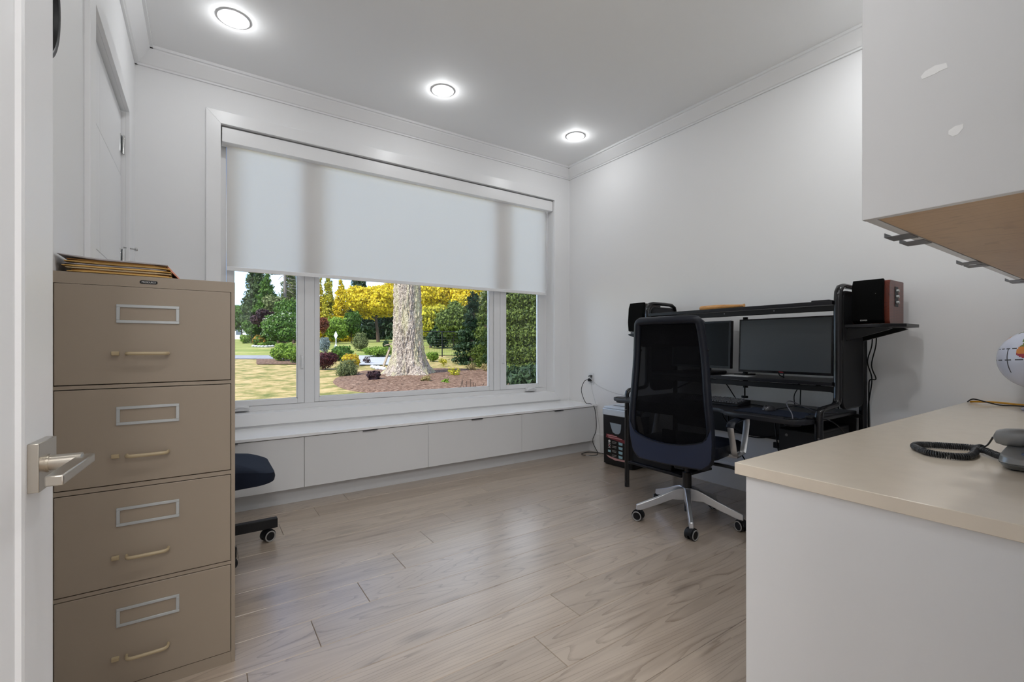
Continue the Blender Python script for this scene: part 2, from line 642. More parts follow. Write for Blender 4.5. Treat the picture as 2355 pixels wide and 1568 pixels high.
# floor: a subfloor that carries the planks
floor = struct('floor', MB().box(XL - 0.14, XR + 0.14, -0.20, YW + 0.05, -0.10, -0.0125), DARKGAP, 'grey oak plank floor')
PW, PL, ROW0 = 0.1945, 1.385, 1.770
plank_cache = {}
def plank_mesh(L, W):
    key = (round(L, 3), round(W, 3))
    if key in plank_cache:
        return plank_cache[key]
    g, c, t = 0.0006, 0.0016, 0.012
    x, y = L / 2 - g, W / 2 - g
    b = MB()
    rings = [(x, y, -t), (x, y, -c), (x - c, y - c, 0)]
    vs = []
    for hx, hy, z in rings:
        vs += [(-hx, -hy, z), (hx, -hy, z), (hx, hy, z), (-hx, hy, z)]
    fs = [(8, 9, 10, 11)]
    for r in (0, 1):
        for i in range(4):
            j = (i + 1) % 4
            fs.append((r * 4 + i, r * 4 + j, r * 4 + 4 + j, r * 4 + 4 + i))
    b.add(vs, fs)
    me = mesh_from('plank', b, smooth=False)
    me.materials.append(OAK)
    plank_cache[key] = me
    return me
foff = OFF[floor.name]
for k in range(-10, 11):
    y0, y1 = ROW0 + PW * k, min(ROW0 + PW * (k + 1), YW)
    j = (0.36 + 0.236 * k) % PL
    xs = [XL] + [j + PL * i for i in range(-2, 4) if XL + 0.03 < j + PL * i < XR - 0.03] + [XR]
    for a, b_ in zip(xs[:-1], xs[1:]):
        o = bpy.data.objects.new('plank', plank_mesh(b_ - a, y1 - y0))
        COL.objects.link(o)
        o.parent = floor
        o.location = ((a + b_) / 2 - foff[0], (y0 + y1) / 2 - foff[1], 0 - foff[2])

# walls
WO = (0.110, 3.166, 0.597, 2.677)         # window opening x0 x1 z0 z1
b = MB()
b.box(XL - 0.14, WO[0], YW, YW + 0.20, -0.1, ZC)
b.box(WO[1], XR + 0.14, YW, YW + 0.20, -0.1, ZC)
b.box(WO[0], WO[1], YW, YW + 0.20, -0.1, WO[2])
b.box(WO[0], WO[1], YW, YW + 0.20, WO[3], ZC)
struct('wall_window', b, WALL, 'white painted wall around the wide window', smooth=False)
DY0, DY1, DZ = 2.413, 3.424, 2.445        # closet door opening in the left wall
b = MB()
b.box(XL - 0.14, XL, -0.15, DY0, -0.1, ZC)
b.box(XL - 0.14, XL, DY1, YW, -0.1, ZC)
b.box(XL - 0.14, XL, DY0, DY1, DZ, ZC)
struct('wall_left', b, WALL, 'white painted wall with a closet door', smooth=False)
struct('wall_right', MB().box(XR, XR + 0.14, -0.15, YW, -0.1, ZC), WALL, 'white painted wall behind the black desk', smooth=False)
b = MB()
b.box(XL, -0.262, -0.09, YB, -0.1, ZC)
b.box(0.64, XR, -0.09, YB, -0.1, ZC)
b.box(-0.262, 0.64, -0.09, YB, 2.45, ZC)
struct('wall_back', b, WALL, 'white painted wall with the doorway', smooth=False)
struct('ceiling', MB().box(XL - 0.14, XR + 0.14, -0.15, YW + 0.20, ZC, ZC + 0.2), CEIL, 'white painted ceiling', smooth=False)
# hall behind the doorway
HX0, HX1, HY0 = -1.1, 1.7, -2.3
struct('floor_hall', MB().box(HX0, HX1, HY0, -0.2, -0.1, 0), OAK, 'hall floor beyond the doorway', smooth=False)
struct('ceiling_hall', MB().box(HX0, HX1, HY0, -0.0905, 2.75, 2.85), CEIL, 'hall ceiling beyond the doorway', smooth=False)
struct('wall_hall_left', MB().box(HX0 - 0.1, HX0, HY0, -0.0905, 0, 2.85), WALL, 'hall side wall', smooth=False)
struct('wall_hall_right', MB().box(HX1, HX1 + 0.1, HY0, -0.0905, 0, 2.85), WALL, 'hall side wall', smooth=False)
struct('wall_hall_back', MB().box(HX0, HX1, HY0 - 0.1, HY0, 0, 2.85), WALL, 'hall end wall', smooth=False)
b = MB()
b.box(HX0, XL - 0.14, -0.15, -0.09, 0, 2.85)
struct('wall_hall_front', b, WALL, 'hall wall beside the doorway', smooth=False)

# crown moulding
def crown(d, z):
    return [(d * 0.0, 2.941), (d * 0.013, 2.941), (d * 0.013, 2.952), (d * 0.022, 2.956), (d * 0.080, 3.022), (d * 0.084, 3.031), (d * 0.100, 3.031), (d * 0.100, ZC), (0, ZC)]
struct('trim_1', MB().prism([(YW - p[0], p[1]) for p in crown(1, 0)], 'x', XL, XR), TRIM, 'white crown moulding above the window', smooth=False)
struct('trim_2', MB().prism([(XL + p[0], p[1]) for p in crown(1, 0)], 'y', YB, YW), TRIM, 'white crown moulding on the closet wall', smooth=False)
struct('trim_3', MB().prism([(XR - p[0], p[1]) for p in crown(1, 0)], 'y', YB, YW), TRIM, 'white crown moulding above the desk', smooth=False)
# baseboards
bb = [(0, 0), (0.015, 0), (0.015, 0.178), (0.009, 0.190), (0, 0.190)]
struct('baseboard_right', MB().prism([(XR - p[0], p[1]) for p in bb], 'y', 0.64, 3.46), TRIM, 'tall white baseboard below the desk', smooth=False)
struct('baseboard_left', MB().prism([(XL + p[0], p[1]) for p in bb], 'y', YB, 1.20), TRIM, 'tall white baseboard behind the open door', smooth=False)

# window casing: four mitred boards
CO = (0.022, 3.253, 0.507, 2.766)
casing = thing('trim_4', (CO[0], YW, CO[2]), 'flat white mitred casing around the window', None, kind='structure')
q = lambda *p: list(p)
sets = [q((CO[0], CO[2]), (CO[1], CO[2]), (WO[1], WO[2]), (WO[0], WO[2])),
        q((CO[0], CO[3]), (WO[0], WO[3]), (WO[1], WO[3]), (CO[1], CO[3])),
        q((CO[0], CO[2]), (WO[0], WO[2]), (WO[0], WO[3]), (CO[0], CO[3])),
        q((CO[1], CO[2]), (CO[1], CO[3]), (WO[1], WO[3]), (WO[1], WO[2]))]
for s_ in sets:
    part('casing_board', MB().prism(s_, 'y', YW - 0.018, YW - 0.0005), TRIM, casing, bevel=0.0012)

# window unit
FY0, FY1 = 3.985, 4.055
win = thing('window_1', (1.64, FY0, WO[2]), 'wide three-light white vinyl window', None, kind='structure')
b = MB()
b.box(WO[0], WO[1], FY0, FY1, WO[2], WO[2] + 0.040)
b.box(WO[0], WO[1], FY0, FY1, WO[3] - 0.04, WO[3])
b.box(WO[0], WO[0] + 0.038, FY0, FY1, WO[2] + 0.04, WO[3] - 0.04)
b.box(WO[1] - 0.045, WO[1], FY0, FY1, WO[2] + 0.04, WO[3] - 0.04)
part('window_frame', b, VINYL, win, bevel=0.002)
for xa, xb in ((0.683, 0.757), (2.480, 2.553)):
    part('mullion', MB().box(xa, xb, FY0 - 0.004, FY1, WO[2] + 0.04, WO[3] - 0.04), VINYL, win, bevel=0.002)
def sash(x0, x1, gx0, gx1, gz0, gz1, y0, nm):
    z0, z1 = WO[2] + 0.042, WO[3] - 0.042
    b = MB()
    b.box(x0, gx0, y0, y0 + 0.05, z0, z1)
    b.box(gx1, x1, y0, y0 + 0.05, z0, z1)
    b.box(gx0, gx1, y0, y0 + 0.05, z0, gz0)
    b.box(gx0, gx1, y0, y0 + 0.05, gz1, z1)
    s = part(nm, b, VINYL, win, bevel=0.003)
    part('glazing_bead', MB().box(gx0, gx0 + 0.006, y0 + 0.012, y0 + 0.03, gz0, gz1).box(gx1 - 0.006, gx1, y0 + 0.012, y0 + 0.03, gz0, gz1)
         .box(gx0, gx1, y0 + 0.012, y0 + 0.03, gz0, gz0 + 0.006).box(gx0, gx1, y0 + 0.012, y0 + 0.03, gz1 - 0.006, gz1), VINYL, s)
    part('pane', MB().box(gx0, gx1, y0 + 0.030, y0 + 0.034, gz0, gz1), GLASS, s, smooth=False)
    return s
sash(0.150, 0.681, 0.195, 0.631, 0.678, 2.60, 3.979, 'casement_sash')
sash(0.759, 2.478, 0.796, 2.434, 0.678, 2.60, 3.990, 'fixed_sash')
sash(2.555, 3.119, 2.630, 3.058, 0.678, 2.60, 3.979, 'casement_sash')
for lx, lz in ((0.662, 0.97), (2.585, 0.965)):
    lk = part('lock_lever', MB().box(lx - 0.011, lx + 0.011, 3.966, 3.979, lz - 0.055, lz + 0.055), WHITEP, win, bevel=0.005)
    part('lever_arm', MB().prism([(3.966, lz + 0.045), (3.953, lz + 0.03), (3.950, lz - 0.05), (3.958, lz - 0.055), (3.966, lz - 0.02)], 'x', lx - 0.006, lx + 0.006), WHITEP, lk, bevel=0.002)
for cx_ in (0.232, 2.930):
    cr = part('crank_housing', MB().prism([(cx_ - 0.062, 0.610), (cx_ + 0.062, 0.610), (cx_ + 0.062, 0.640), (cx_ + 0.030, 0.652), (cx_ - 0.045, 0.650), (cx_ - 0.062, 0.636)], 'y', 3.935, 3.981), WHITEP, win, bevel=0.005)
    part('crank_handle', MB().tube(smooth_path([(cx_ - 0.052, 3.930, 0.628), (cx_, 3.926, 0.642), (cx_ + 0.045, 3.928, 0.634), (cx_ + 0.058, 3.93, 0.628)]), 0.0065, 8), WHITEP, cr)

# roller blind
bl = thing('roller_blind', (1.64, 3.91, 1.645), 'white translucent roller blind drawn over the upper half of the window', 'blind')
part('cassette', MB().prism([(3.868, 2.562), (3.868, 2.664), (3.872, 2.668), (3.955, 2.668), (3.955, 2.556), (3.880, 2.556)], 'x', 0.118, 3.160), TRIM, bl, bevel=0.001)
rows = []
for i in range(13):
    z = 1.668 + (2.60 - 1.668) * i / 12
    rows.append([(0.148 + (3.106 - 0.148) * k / 24, 3.918 + 0.0012 * math.sin(k * 0.7 + i * 0.2), z) for k in range(25)])
part('blind_fabric', MB().grid(rows), BLINDF, bl, fix=False)
part('bottom_bar', MB().prism([(3.908, 1.646), (3.908, 1.672), (3.912, 1.676), (3.924, 1.676), (3.926, 1.672), (3.926, 1.646)], 'x', 0.148, 3.106), TRIM, bl, bevel=0.001)
part('pull_cord', MB().tube(smooth_path([(3.104, 3.895, 2.557), (3.104, 3.897, 2.1), (3.103, 3.899, 1.75), (3.096, 3.902, 1.70), (3.100, 3.902, 1.655)]), 0.0042, 8), WHITEP, bl)

# closet door in the left wall
dr = thing('door_2', (XL - 0.03, DY0, 0), 'white grooved closet door with chrome hinges', None, kind='structure')
DX = XL - 0.021
zs = [0.012, 0.42, 0.972, 1.523, 2.074, DZ - 0.008]
for i in range(5):
    for ya, yb in ((DY0 + 0.004, 2.775), (2.778, DY1 - 0.004)):
        part('door_panel', MB().box(DX - 0.038, DX, ya + 0.0008, yb - 0.0008, zs[i] + 0.0012, zs[i + 1] - 0.0012), DOORP, dr, bevel=0.0012)
part('door_core', MB().box(DX - 0.040, DX - 0.0035, DY0 + 0.004, DY1 - 0.004, 0.012, DZ - 0.008), DOORP, dr)
for z in (2.25, 1.60, 0.90, 0.22):
    hg = part('hinge', MB().box(DX - 0.001, DX + 0.004, DY1 - 0.045, DY1 - 0.006, z - 0.05, z + 0.05), CHROME, dr, bevel=0.001)
    part('hinge_pin', MB().cyl((DX + 0.012, DY1 - 0.005, z - 0.053), (DX + 0.012, DY1 - 0.005, z + 0.053), 0.007, n=12), CHROME, hg)
    if z == 1.60:
        part('door_stop', MB().cyl((DX + 0.012, DY1 - 0.005, z + 0.062), (DX + 0.06, DY1 + 0.03, z + 0.062), 0.004, n=10).cyl((DX + 0.06, DY1 + 0.03, z + 0.062), (DX + 0.068, DY1 + 0.036, z + 0.062), 0.009, n=12), CHROME, hg)
dc = thing('trim_5', (XL, DY0, 0), 'flat white casing around the closet door', None, kind='structure')
part('casing_board', MB().box(XL, XL + 0.018, DY0 - 0.111, DY0, 0, DZ + 0.09), TRIM, dc, bevel=0.0012)
part('casing_board', MB().box(XL, XL + 0.018, DY1, DY1 + 0.09, 0, DZ + 0.09), TRIM, dc, bevel=0.0012)
part('casing_board', MB().box(XL, XL + 0.018, DY0, DY1, DZ, DZ + 0.09), TRIM, dc, bevel=0.0012)

# entrance door, standing open beside the camera
ang = math.radians(4.0)
ED = thing('door_1', (-0.2419, 0.053, 0), 'white panelled entrance door standing open with a lever handle', None, rot=-ang, kind='structure')
# local axes after rotation: +y runs from hinge to free edge, +x faces the room
LW, LH, ST = 0.880, 2.43, 0.100
TH = 0.042
b = MB()
b.box(-TH, 0, 0, ST, 0.01, LH)
b.box(-TH, 0, LW - ST, LW, 0.01, LH)
b.box(-TH, 0, ST, LW - ST, LH - ST, LH)
b.box(-TH, 0, ST, LW - ST, 0.01, 0.22)
part('door_frame', b, DOORP, ED, bevel=0.0015, local=True)
part('door_panel', MB().box(-TH + 0.008, -0.014, ST, LW - ST, 0.22, LH - ST), DOORP, ED, local=True)
prof = [(0.0, 0.0), (0.006, -0.001), (0.009, -0.006), (0.020, -0.006), (0.030, -0.010), (0.040, -0.010), (0.050, -0.014), (0.0, -0.014)]
b = MB()
b.prism([(p[1], LW - ST - p[0]) for p in prof], 'z', 0.22, LH - ST)
b.prism([(p[1], ST + p[0]) for p in prof], 'z', 0.22, LH - ST)
b.prism([(p[1], LH - ST - p[0]) for p in prof], 'y', ST, LW - ST)
b.prism([(p[1], 0.22 + p[0]) for p in prof], 'y', ST, LW - ST)
b.move(lambda v: v)
# prisms along z expect (x,y), along y expect (x,z)
part('panel_moulding', b, DOORP, ED, local=True)
HZ, HYc = 0.940, LW - 0.061
hd = part('handle_rose', MB().box(0, 0.0114, HYc - 0.032, HYc + 0.032, HZ - 0.032, HZ + 0.032), NICKEL, ED, bevel=0.0008, local=True)
part('handle_neck', MB().cyl((0.0114, HYc, HZ), (0.046, HYc, HZ), 0.0105, n=24).cyl((0.0114, HYc, HZ), (0.014, HYc, HZ), 0.0125, n=24), NICKEL, hd, local=True)
part('lever', MB().box(0.040, 0.057, HYc - 0.118, HYc + 0.012, HZ - 0.0062, HZ + 0.0062), NICKEL, hd, bevel=0.0016, local=True)
part('set_screw', MB().cyl((0.028, HYc - 0.0096, HZ - 0.001), (0.028, HYc - 0.0092, HZ - 0.001), 0.0022, n=10), BLACK, hd, local=True)
part('latch_plate', MB().box(-0.032, -0.010, LW, LW + 0.001, HZ - 0.06, HZ + 0.06), STEEL, ED, local=True)

# ceiling downlights
def downlight(x, y, label, group):
    t = thing('ceiling_downlight', (x, y, ZC - 0.012), label, 'downlight', group)
    part('trim_ring', MB().lathe([(0.0625, -0.001), (0.0625, -0.0045), (0.064, -0.0055), (0.083, -0.0055), (0.085, -0.0035), (0.085, 0.0), (0.0625, 0.0)], (x, y, ZC), n=48), WHITEP, t)
    part('lens', MB().lathe([(0.0005, -0.0150), (0.020, -0.0145), (0.042, -0.0122), (0.056, -0.0085), (0.061, -0.004), (0.061, -0.001), (0.0005, -0.001)], (x, y, ZC), n=48), LENS, t)
    ld = bpy.data.lights.new('downlight_lamp', 'AREA')
    ld.shape = 'DISK'
    ld.size = 0.118
    ld.energy = POT_W if y > 2 else POT_FILL_W
    ld.color = (0.965, 0.985, 1.0)
    lo = bpy.data.objects.new('downlight_lamp', ld)
    COL.objects.link(lo)
    lo.parent = t
    lo.location = (0, 0, -0.0045)
    gd = bpy.data.lights.new('downlight_glow', 'POINT')
    gd.energy = POT_GLOW
    gd.shadow_soft_size = 0.012
    gd.color = ld.color
    go = bpy.data.objects.new('downlight_glow', gd)
    COL.objects.link(go)
    go.parent = t
    go.location = (0, 0, -0.022)
    return t
downlight(0.156, 3.185, 'recessed round downlight lit in the ceiling nearest the closet wall', 'recessed downlights')
downlight(1.523, 3.185, 'recessed round downlight lit in the ceiling at the middle of the window', 'recessed downlights')
downlight(2.876, 3.185, 'recessed round downlight lit in the ceiling nearest the desk wall', 'recessed downlights')
for x, w_ in ((0.156, 'in front of the open door'), (1.523, 'above the end of the counter'), (2.876, 'above the counter by the desk wall')):  # unseen second row, added for fill light
    downlight(x, 0.78, 'added unseen fill downlight in the row nearer the doorway, ' + w_, 'added fill downlights by the doorway')
t = thing('added_hall_fill', (-0.40, -1.2, 2.70), 'added unseen square fill lamp in the hall', 'lamp')  # fill light added behind the camera, out of view
part('fill_lamp_body', MB().box(-0.72, -0.08, -1.52, -0.88, 2.71, 2.75), WHITEP, t)
ld = bpy.data.lights.new('hall_fill_light', 'AREA')
ld.shape = 'SQUARE'
ld.size = 0.62
ld.energy = HALL_FILL_W
lo = bpy.data.objects.new('hall_fill_light', ld)
COL.objects.link(lo)
lo.parent = t
lo.location = (0, 0, 0.005)

# ================================================================== WINDOW BENCH
BT, BF = 0.490, 3.429
seams = [-0.338, 0.587, 1.511, 2.437, 3.362]
whichb = ['partly hidden behind the filing cabinet', 'second from the left below the window', 'third from the left below the window', 'nearest the desk wall']
for i in range(4):
    xa, xb = seams[i], seams[i + 1]
    t = thing('bench_cabinet', ((xa + xb) / 2, (BF + YW) / 2, 0.11), 'low white bench cabinet with flap front, ' + whichb[i], 'cabinet', 'low bench cabinets below the window')
    part('body', MB().box(xa + 0.0005, xb - 0.0005, BF + 0.09, YW - 0.001, 0.113, BT - 0.0215).box(xa + 0.0005, xa + 0.018, BF + 0.0195, BF + 0.0895, 0.113, BT - 0.03).box(xb - 0.018, xb - 0.0005, BF + 0.0195, BF + 0.0895, 0.113, BT - 0.03).box(xa + 0.0185, xb - 0.0185, BF + 0.0195, BF + 0.0895, 0.113, 0.13), LACQ2, t)
    d = part('flap_door', MB().box(xa + 0.0012, xb - 0.0012, BF, BF + 0.0185, 0.117, BT - 0.0245), LACQ, t, bevel=0.0012)
    hx = (0.080, 0.985, 1.905, 2.820)[i]
    part('tab_pull', MB().prism([(BF + 0.0185, BT - 0.0228), (BF - 0.012, BT - 0.0228), (BF - 0.012, BT - 0.029), (BF - 0.0105, BT - 0.029), (BF - 0.0105, BT - 0.0243), (BF + 0.0185, BT - 0.0243)], 'x', hx, hx + 0.11), STEEL, d)
solo('bench_filler', MB().box(3.3635, XR - 0.0005, BF + 0.004, YW - 0.001, 0.0, BT - 0.0215), LACQ2, 'narrow white filler strip between bench and desk wall', 'filler strip')
b1 = solo('bench_slab', MB().box(XL + 0.001, 1.5105, BF - 0.012, YW - 0.001, BT - 0.0185, BT), BTOP, 'thin white bench top slab on the filing cabinet side of the seam', 'bench top', bevel=0.0012)
b2 = solo('bench_slab', MB().box(1.5115, XR - 0.001, BF - 0.012, YW - 0.001, BT - 0.0185, BT), BTOP, 'thin white bench top slab on the desk side of the seam', 'bench top', bevel=0.0012)
solo('toe_kick', MB().box(XL + 0.001, 2.3975, 3.506, 3.522, 0.0, 0.1125), GREYKICK, 'long grey-white toe kick board under the bench', 'toe kick')
solo('toe_kick', MB().box(2.3985, 3.363, 3.506, 3.522, 0.0, 0.1125), GREYKICK, 'short grey-white toe kick board under the bench beside the cords', 'toe kick')

# ================================================================== BUILT-IN DESK BY THE DOORWAY
CT, CX0, CY1 = 0.795, 1.150, 0.660
solo('quartz_counter', MB().box(CX0, XR - 0.001, YB + 0.001, CY1, CT - 0.030, CT), QUARTZ, 'long beige quartz counter top with a telephone on it', 'counter', bevel=0.0015)
for i, (xa, xb) in enumerate(((1.160, 1.900), (1.902, 2.640), (2.642, XR - 0.001))):
    t = thing('base_cabinet', ((xa + xb) / 2, 0.33, 0), 'white base cabinet under the counter, ' + ('its gloss end panel facing the doorway', 'in the middle', 'against the desk wall')[i], 'cabinet', 'base cabinets under the counter')
    if i == 0:
        part('end_panel', MB().box(xa, xa + 0.0185, YB + 0.002, 0.635, 0.0, CT - 0.0305), LACQ, t, bevel=0.001)
        xa += 0.0195
    part('body', MB().box(xa, xb, YB + 0.002, 0.613, 0.10, CT - 0.0305), LACQ2, t)
    part('plinth', MB().box(xa, xb, YB + 0.05, 0.56, 0.0, 0.0995), GREYKICK, t)
    for z0, z1 in ((0.11, 0.44), (0.443, 0.605), (0.608, CT - 0.034)):
        d = part('drawer_front', MB().box(xa + 0.002, xb - 0.002, 0.6135, 0.632, z0, z1), LACQ, t, bevel=0.001)
        m_ = (xa + xb) / 2
        part('tab_pull', MB().box(m_ - 0.05, m_ + 0.05, 0.6135, 0.645, z1 - 0.0005, z1 + 0.001), STEEL, d)

UB, UF, UT = 1.365, 0.385, 2.940
ux = [1.160, 1.890, 2.580, XR - 0.001]
usplit = [1.473, 2.094, 2.806]
upull = [(1.388, 1.494), (2.018, 2.106), (2.730, 2.818)]
for i in range(3):
    xa, xb = ux[i], ux[i + 1]
    t = thing('wall_cabinet', ((xa + xb) / 2, 0.2, UB), 'white overhead cabinet with maple underside, ' + ('its end panel facing the doorway', 'in the middle of the row', 'against the desk wall')[i], 'cabinet', 'overhead cabinets above the counter')
    x1 = xa
    if i == 0:
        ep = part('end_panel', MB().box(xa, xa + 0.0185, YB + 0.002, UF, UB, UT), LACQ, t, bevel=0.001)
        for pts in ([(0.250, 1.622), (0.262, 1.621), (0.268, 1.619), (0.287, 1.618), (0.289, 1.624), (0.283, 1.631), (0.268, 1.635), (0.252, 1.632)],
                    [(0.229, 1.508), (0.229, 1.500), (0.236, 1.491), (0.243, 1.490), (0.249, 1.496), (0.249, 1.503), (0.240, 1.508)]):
            part('white_patch', MB().prism(pts, 'x', xa - 0.0006, xa + 0.0005), mat('patch_white', (0.93, 0.93, 0.93), 0.5) if 'patch_white' not in MATS else MATS['patch_white'], ep, label='small irregular white patch')  # thin irregular white patch on the face of the end panel
        x1 = xa + 0.0195
    part('underside', MB().box(x1 + 0.001, xb - 0.0008, YB + 0.003, UF - 0.0205, UB + 0.002, UB + 0.018), MAPLE, t)
    part('carcass', MB().box(x1 + 0.001, xb - 0.0008, YB + 0.003, UF - 0.0205, UB + 0.0185, UT), LACQ2, t)
    m_ = usplit[i]
    for j, (da, db) in enumerate(((x1 + 0.0005, m_ - 0.001), (m_ + 0.001, xb - 0.0015))):
        d = part('cabinet_door', MB().box(da, db, UF - 0.0185, UF, UB + 0.001, UT - 0.005), LACQ, t, bevel=0.001)
        px0 = upull[i][j]
        b = MB().box(px0, px0 + 0.066, UF - 0.0185, UF + 0.030, UB - 0.0008, UB + 0.0008)
        b.box(px0, px0 + 0.066, UF + 0.0284, UF + 0.030, UB + 0.0008, UB + 0.010)
        part('tab_pull', b, STEEL, d)

# ================================================================== FILING CABINET
FX0, FX1, FYf, FYb, FH = -0.3635, 0.095, 1.859, 2.53, 1.319
fc = thing('filing_cabinet', ((FX0 + FX1) / 2, (FYf + FYb) / 2, 0), 'tall beige steel filing cabinet with four drawers', 'filing cabinet')
b = MB()
b.box(FX0, FX0 + 0.0015, FYf + 0.021, FYb - 0.002, 0, FH - 0.0025)
b.box(FX1 - 0.0015, FX1, FYf + 0.021, FYb - 0.002, 0, FH - 0.0025)
b.box(FX0, FX1, FYb - 0.0015, FYb, 0, FH - 0.0025)
b.box(FX0, FX1, FYf + 0.021, FYb, FH - 0.002, FH)
b.box(FX0, FX0 + 0.0030, FYf, FYf + 0.02, 0, FH - 0.0347)
b.box(FX1 - 0.0115, FX1, FYf, FYf + 0.02, 0, FH - 0.0347)
b.box(FX0, FX1, FYf, FYf + 0.0205, FH - 0.0345, FH)
b.box(FX0 + 0.0032, FX1 - 0.0117, FYf + 0.001, FYf + 0.02, 0, 0.0385)
for z0, z1 in ((0.967, 0.980), (0.653, 0.668), (0.341, 0.354)):
    b.box(FX0 + 0.0032, FX1 - 0.0117, FYf + 0.0005, FYf + 0.02, z0 + 0.001, z1 - 0.001)
part('body', b, BEIGE, fc)
part('dark_interior', MB().box(FX0 + 0.004, FX1 - 0.004, FYf + 0.021, FYf + 0.03, 0.01, FH - 0.01), DARKGAP, fc)
for zt, zb in ((1.2835, 0.9815), (0.9655, 0.6695), (0.6515, 0.3555), (0.3395, 0.0405)):
    d = part('drawer', MB().box(FX0 + 0.0045, FX1 - 0.0133, FYf - 0.001, FYf + 0.018, zb, zt), BEIGE, fc, bevel=0.0015)
    lz1, lz0 = zt - 0.056, zt - 0.114
    lx0, lx1 = -0.220, -0.062
    b = MB()
    w = 0.009
    for r in ((lx0, lx1, lz1 - w, lz1), (lx0, lx1, lz0, lz0 + w), (lx0, lx0 + w, lz0 + w, lz1 - w), (lx1 - w, lx1, lz0 + w, lz1 - w)):
        b.box(r[0], r[1], FYf - 0.0045, FYf - 0.001, r[2], r[3])
    part('label_holder', b, SILVERP, d, bevel=0.001)
    hz = zt - 0.209
    part('handle', MB().tube(smooth_path([(-0.195, FYf, hz), (-0.194, FYf - 0.016, hz), (-0.188, FYf - 0.025, hz), (-0.176, FYf - 0.0275, hz), (-0.143, FYf - 0.028, hz), (-0.110, FYf - 0.0275, hz), (-0.098, FYf - 0.025, hz), (-0.092, FYf - 0.016, hz), (-0.091, FYf, hz)], 5), 0.0055, 10, flat=0.0045, up=(0, 0, 1)), BEIGEH, d)
    part('thumb_latch', MB().prism([(FYf - 0.001, hz - 0.007), (FYf - 0.010, hz - 0.005), (FYf - 0.012, hz + 0.006), (FYf - 0.001, hz + 0.007)], 'x', -0.231, -0.2125), BEIGEH, d, bevel=0.001)
bd = part('badge', MB().prism(rrect(-0.1635, -0.1185, 1.2955, 1.3065, 0.0052, 5), 'y', FYf - 0.0012, FYf + 0.001), BLACK, fc, label='black maker badge with white lettering')
text_part('badge_lettering', 'PROSOURCE', 0.0075, WHITEPR, bd, (-0.141, FYf - 0.0014, 1.301), (PI / 2, 0, 0), xscale=0.83)

# papers on top: envelopes and folders, bottom to top
ENV = [mat('manila', lin(214, 170, 96), 0.6), mat('manila_dark', lin(196, 140, 66), 0.6), mat('grey_paper', lin(176, 170, 172), 0.6),
       mat('cream_paper', lin(220, 205, 172), 0.6), mat('lilac_paper', lin(150, 142, 158), 0.6), mat('salmon_paper', lin(226, 150, 126), 0.6)]
# (material, x0, x1, y0, y1, thickness, sag at left end, label)
stack = [(1, -0.335, -0.098, 1.90, 2.20, 0.004, 0.000, 'brown manila envelope, bottommost of the papers on the filing cabinet'),
         (0, -0.338, -0.082, 1.89, 2.19, 0.005, 0.000, 'yellow manila envelope, second from the bottom of the papers on the filing cabinet'),
         (1, -0.330, -0.092, 1.91, 2.22, 0.004, 0.001, 'brown manila envelope, third from the bottom of the papers on the filing cabinet'),
         (3, -0.343, -0.086, 1.90, 2.20, 0.005, 0.002, 'cream folder, fourth from the bottom of the papers on the filing cabinet'),
         (0, -0.350, -0.085, 1.895, 2.20, 0.005, 0.002, 'yellow manila envelope, in the middle of the papers on the filing cabinet'),
         (2, -0.348, -0.098, 1.90, 2.20, 0.004, 0.003, 'grey paper folder between two manila envelopes on the filing cabinet'),
         (0, -0.345, -0.088, 1.895, 2.19, 0.006, 0.004, 'thick yellow manila envelope above the grey folder on the filing cabinet'),
         (1, -0.340, -0.100, 1.90, 2.20, 0.004, 0.004, 'orange-brown manila envelope, third from the top of the papers on the filing cabinet'),
         (2, -0.358, -0.094, 1.885, 2.19, 0.004, 0.010, 'grey-white folder with an upturned end, second from the top on the filing cabinet'),
         (4, -0.310, -0.105, 1.93, 2.20, 0.003, 0.005, 'lilac-grey curled envelope, topmost of the papers on the filing cabinet')]
zc = FH
for i, (mi, x0, x1, y0, y1, th, lift, lab) in enumerate(stack):
    rnd = random.Random(i)
    rows_t, rows_b = [], []
    for j in range(7):
        y = y0 + (y1 - y0) * j / 6
        rt, rb = [], []
        for k in range(13):
            u = k / 12
            x = x0 + (x1 - x0) * u
            dz = lift * max(0, 1 - u * 2.6) ** 1.5 + 0.0006 * math.sin(3 * u + i)
            edge = 0.42 + 0.58 * min(1, min(u, 1 - u) * 6)
            rb.append((x, y + 0.0015 * math.sin(i * 2.1 + u * 2), zc + dz + 0.0004))
            rt.append((x, y + 0.0015 * math.sin(i * 2.1 + u * 2), zc + dz + th * edge + 0.0002))
        rows_t.append(rt)
        rows_b.append(rb)
    b = MB().grid(rows_t).grid(rows_b)
    n = 13
    ring = [(0, k) for k in range(12)] + [(j, 12) for j in range(6)] + [(6, 12 - k) for k in range(12)] + [(6 - j, 0) for j in range(6)]
    vs = [rows_t[j][k] for j, k in ring] + [rows_b[j][k] for j, k in ring]
    m_ = len(ring)
    b.add(vs, [(q_, (q_ + 1) % m_, m_ + (q_ + 1) % m_, m_ + q_) for q_ in range(m_)])
    solo('paper_envelope', b, ENV[mi], lab, 'envelope', 'papers stacked on the filing cabinet')
    zc += th + 0.0009
# a loose document that leans over the right side of the pile
solo('loose_document', MB().prism([(-0.100, 1.364), (-0.062, 1.322), (-0.059, 1.3225), (-0.094, 1.366)], 'y', 1.93, 2.12), ENV[5], 'salmon pink document slipping off the right side of the papers', 'document')

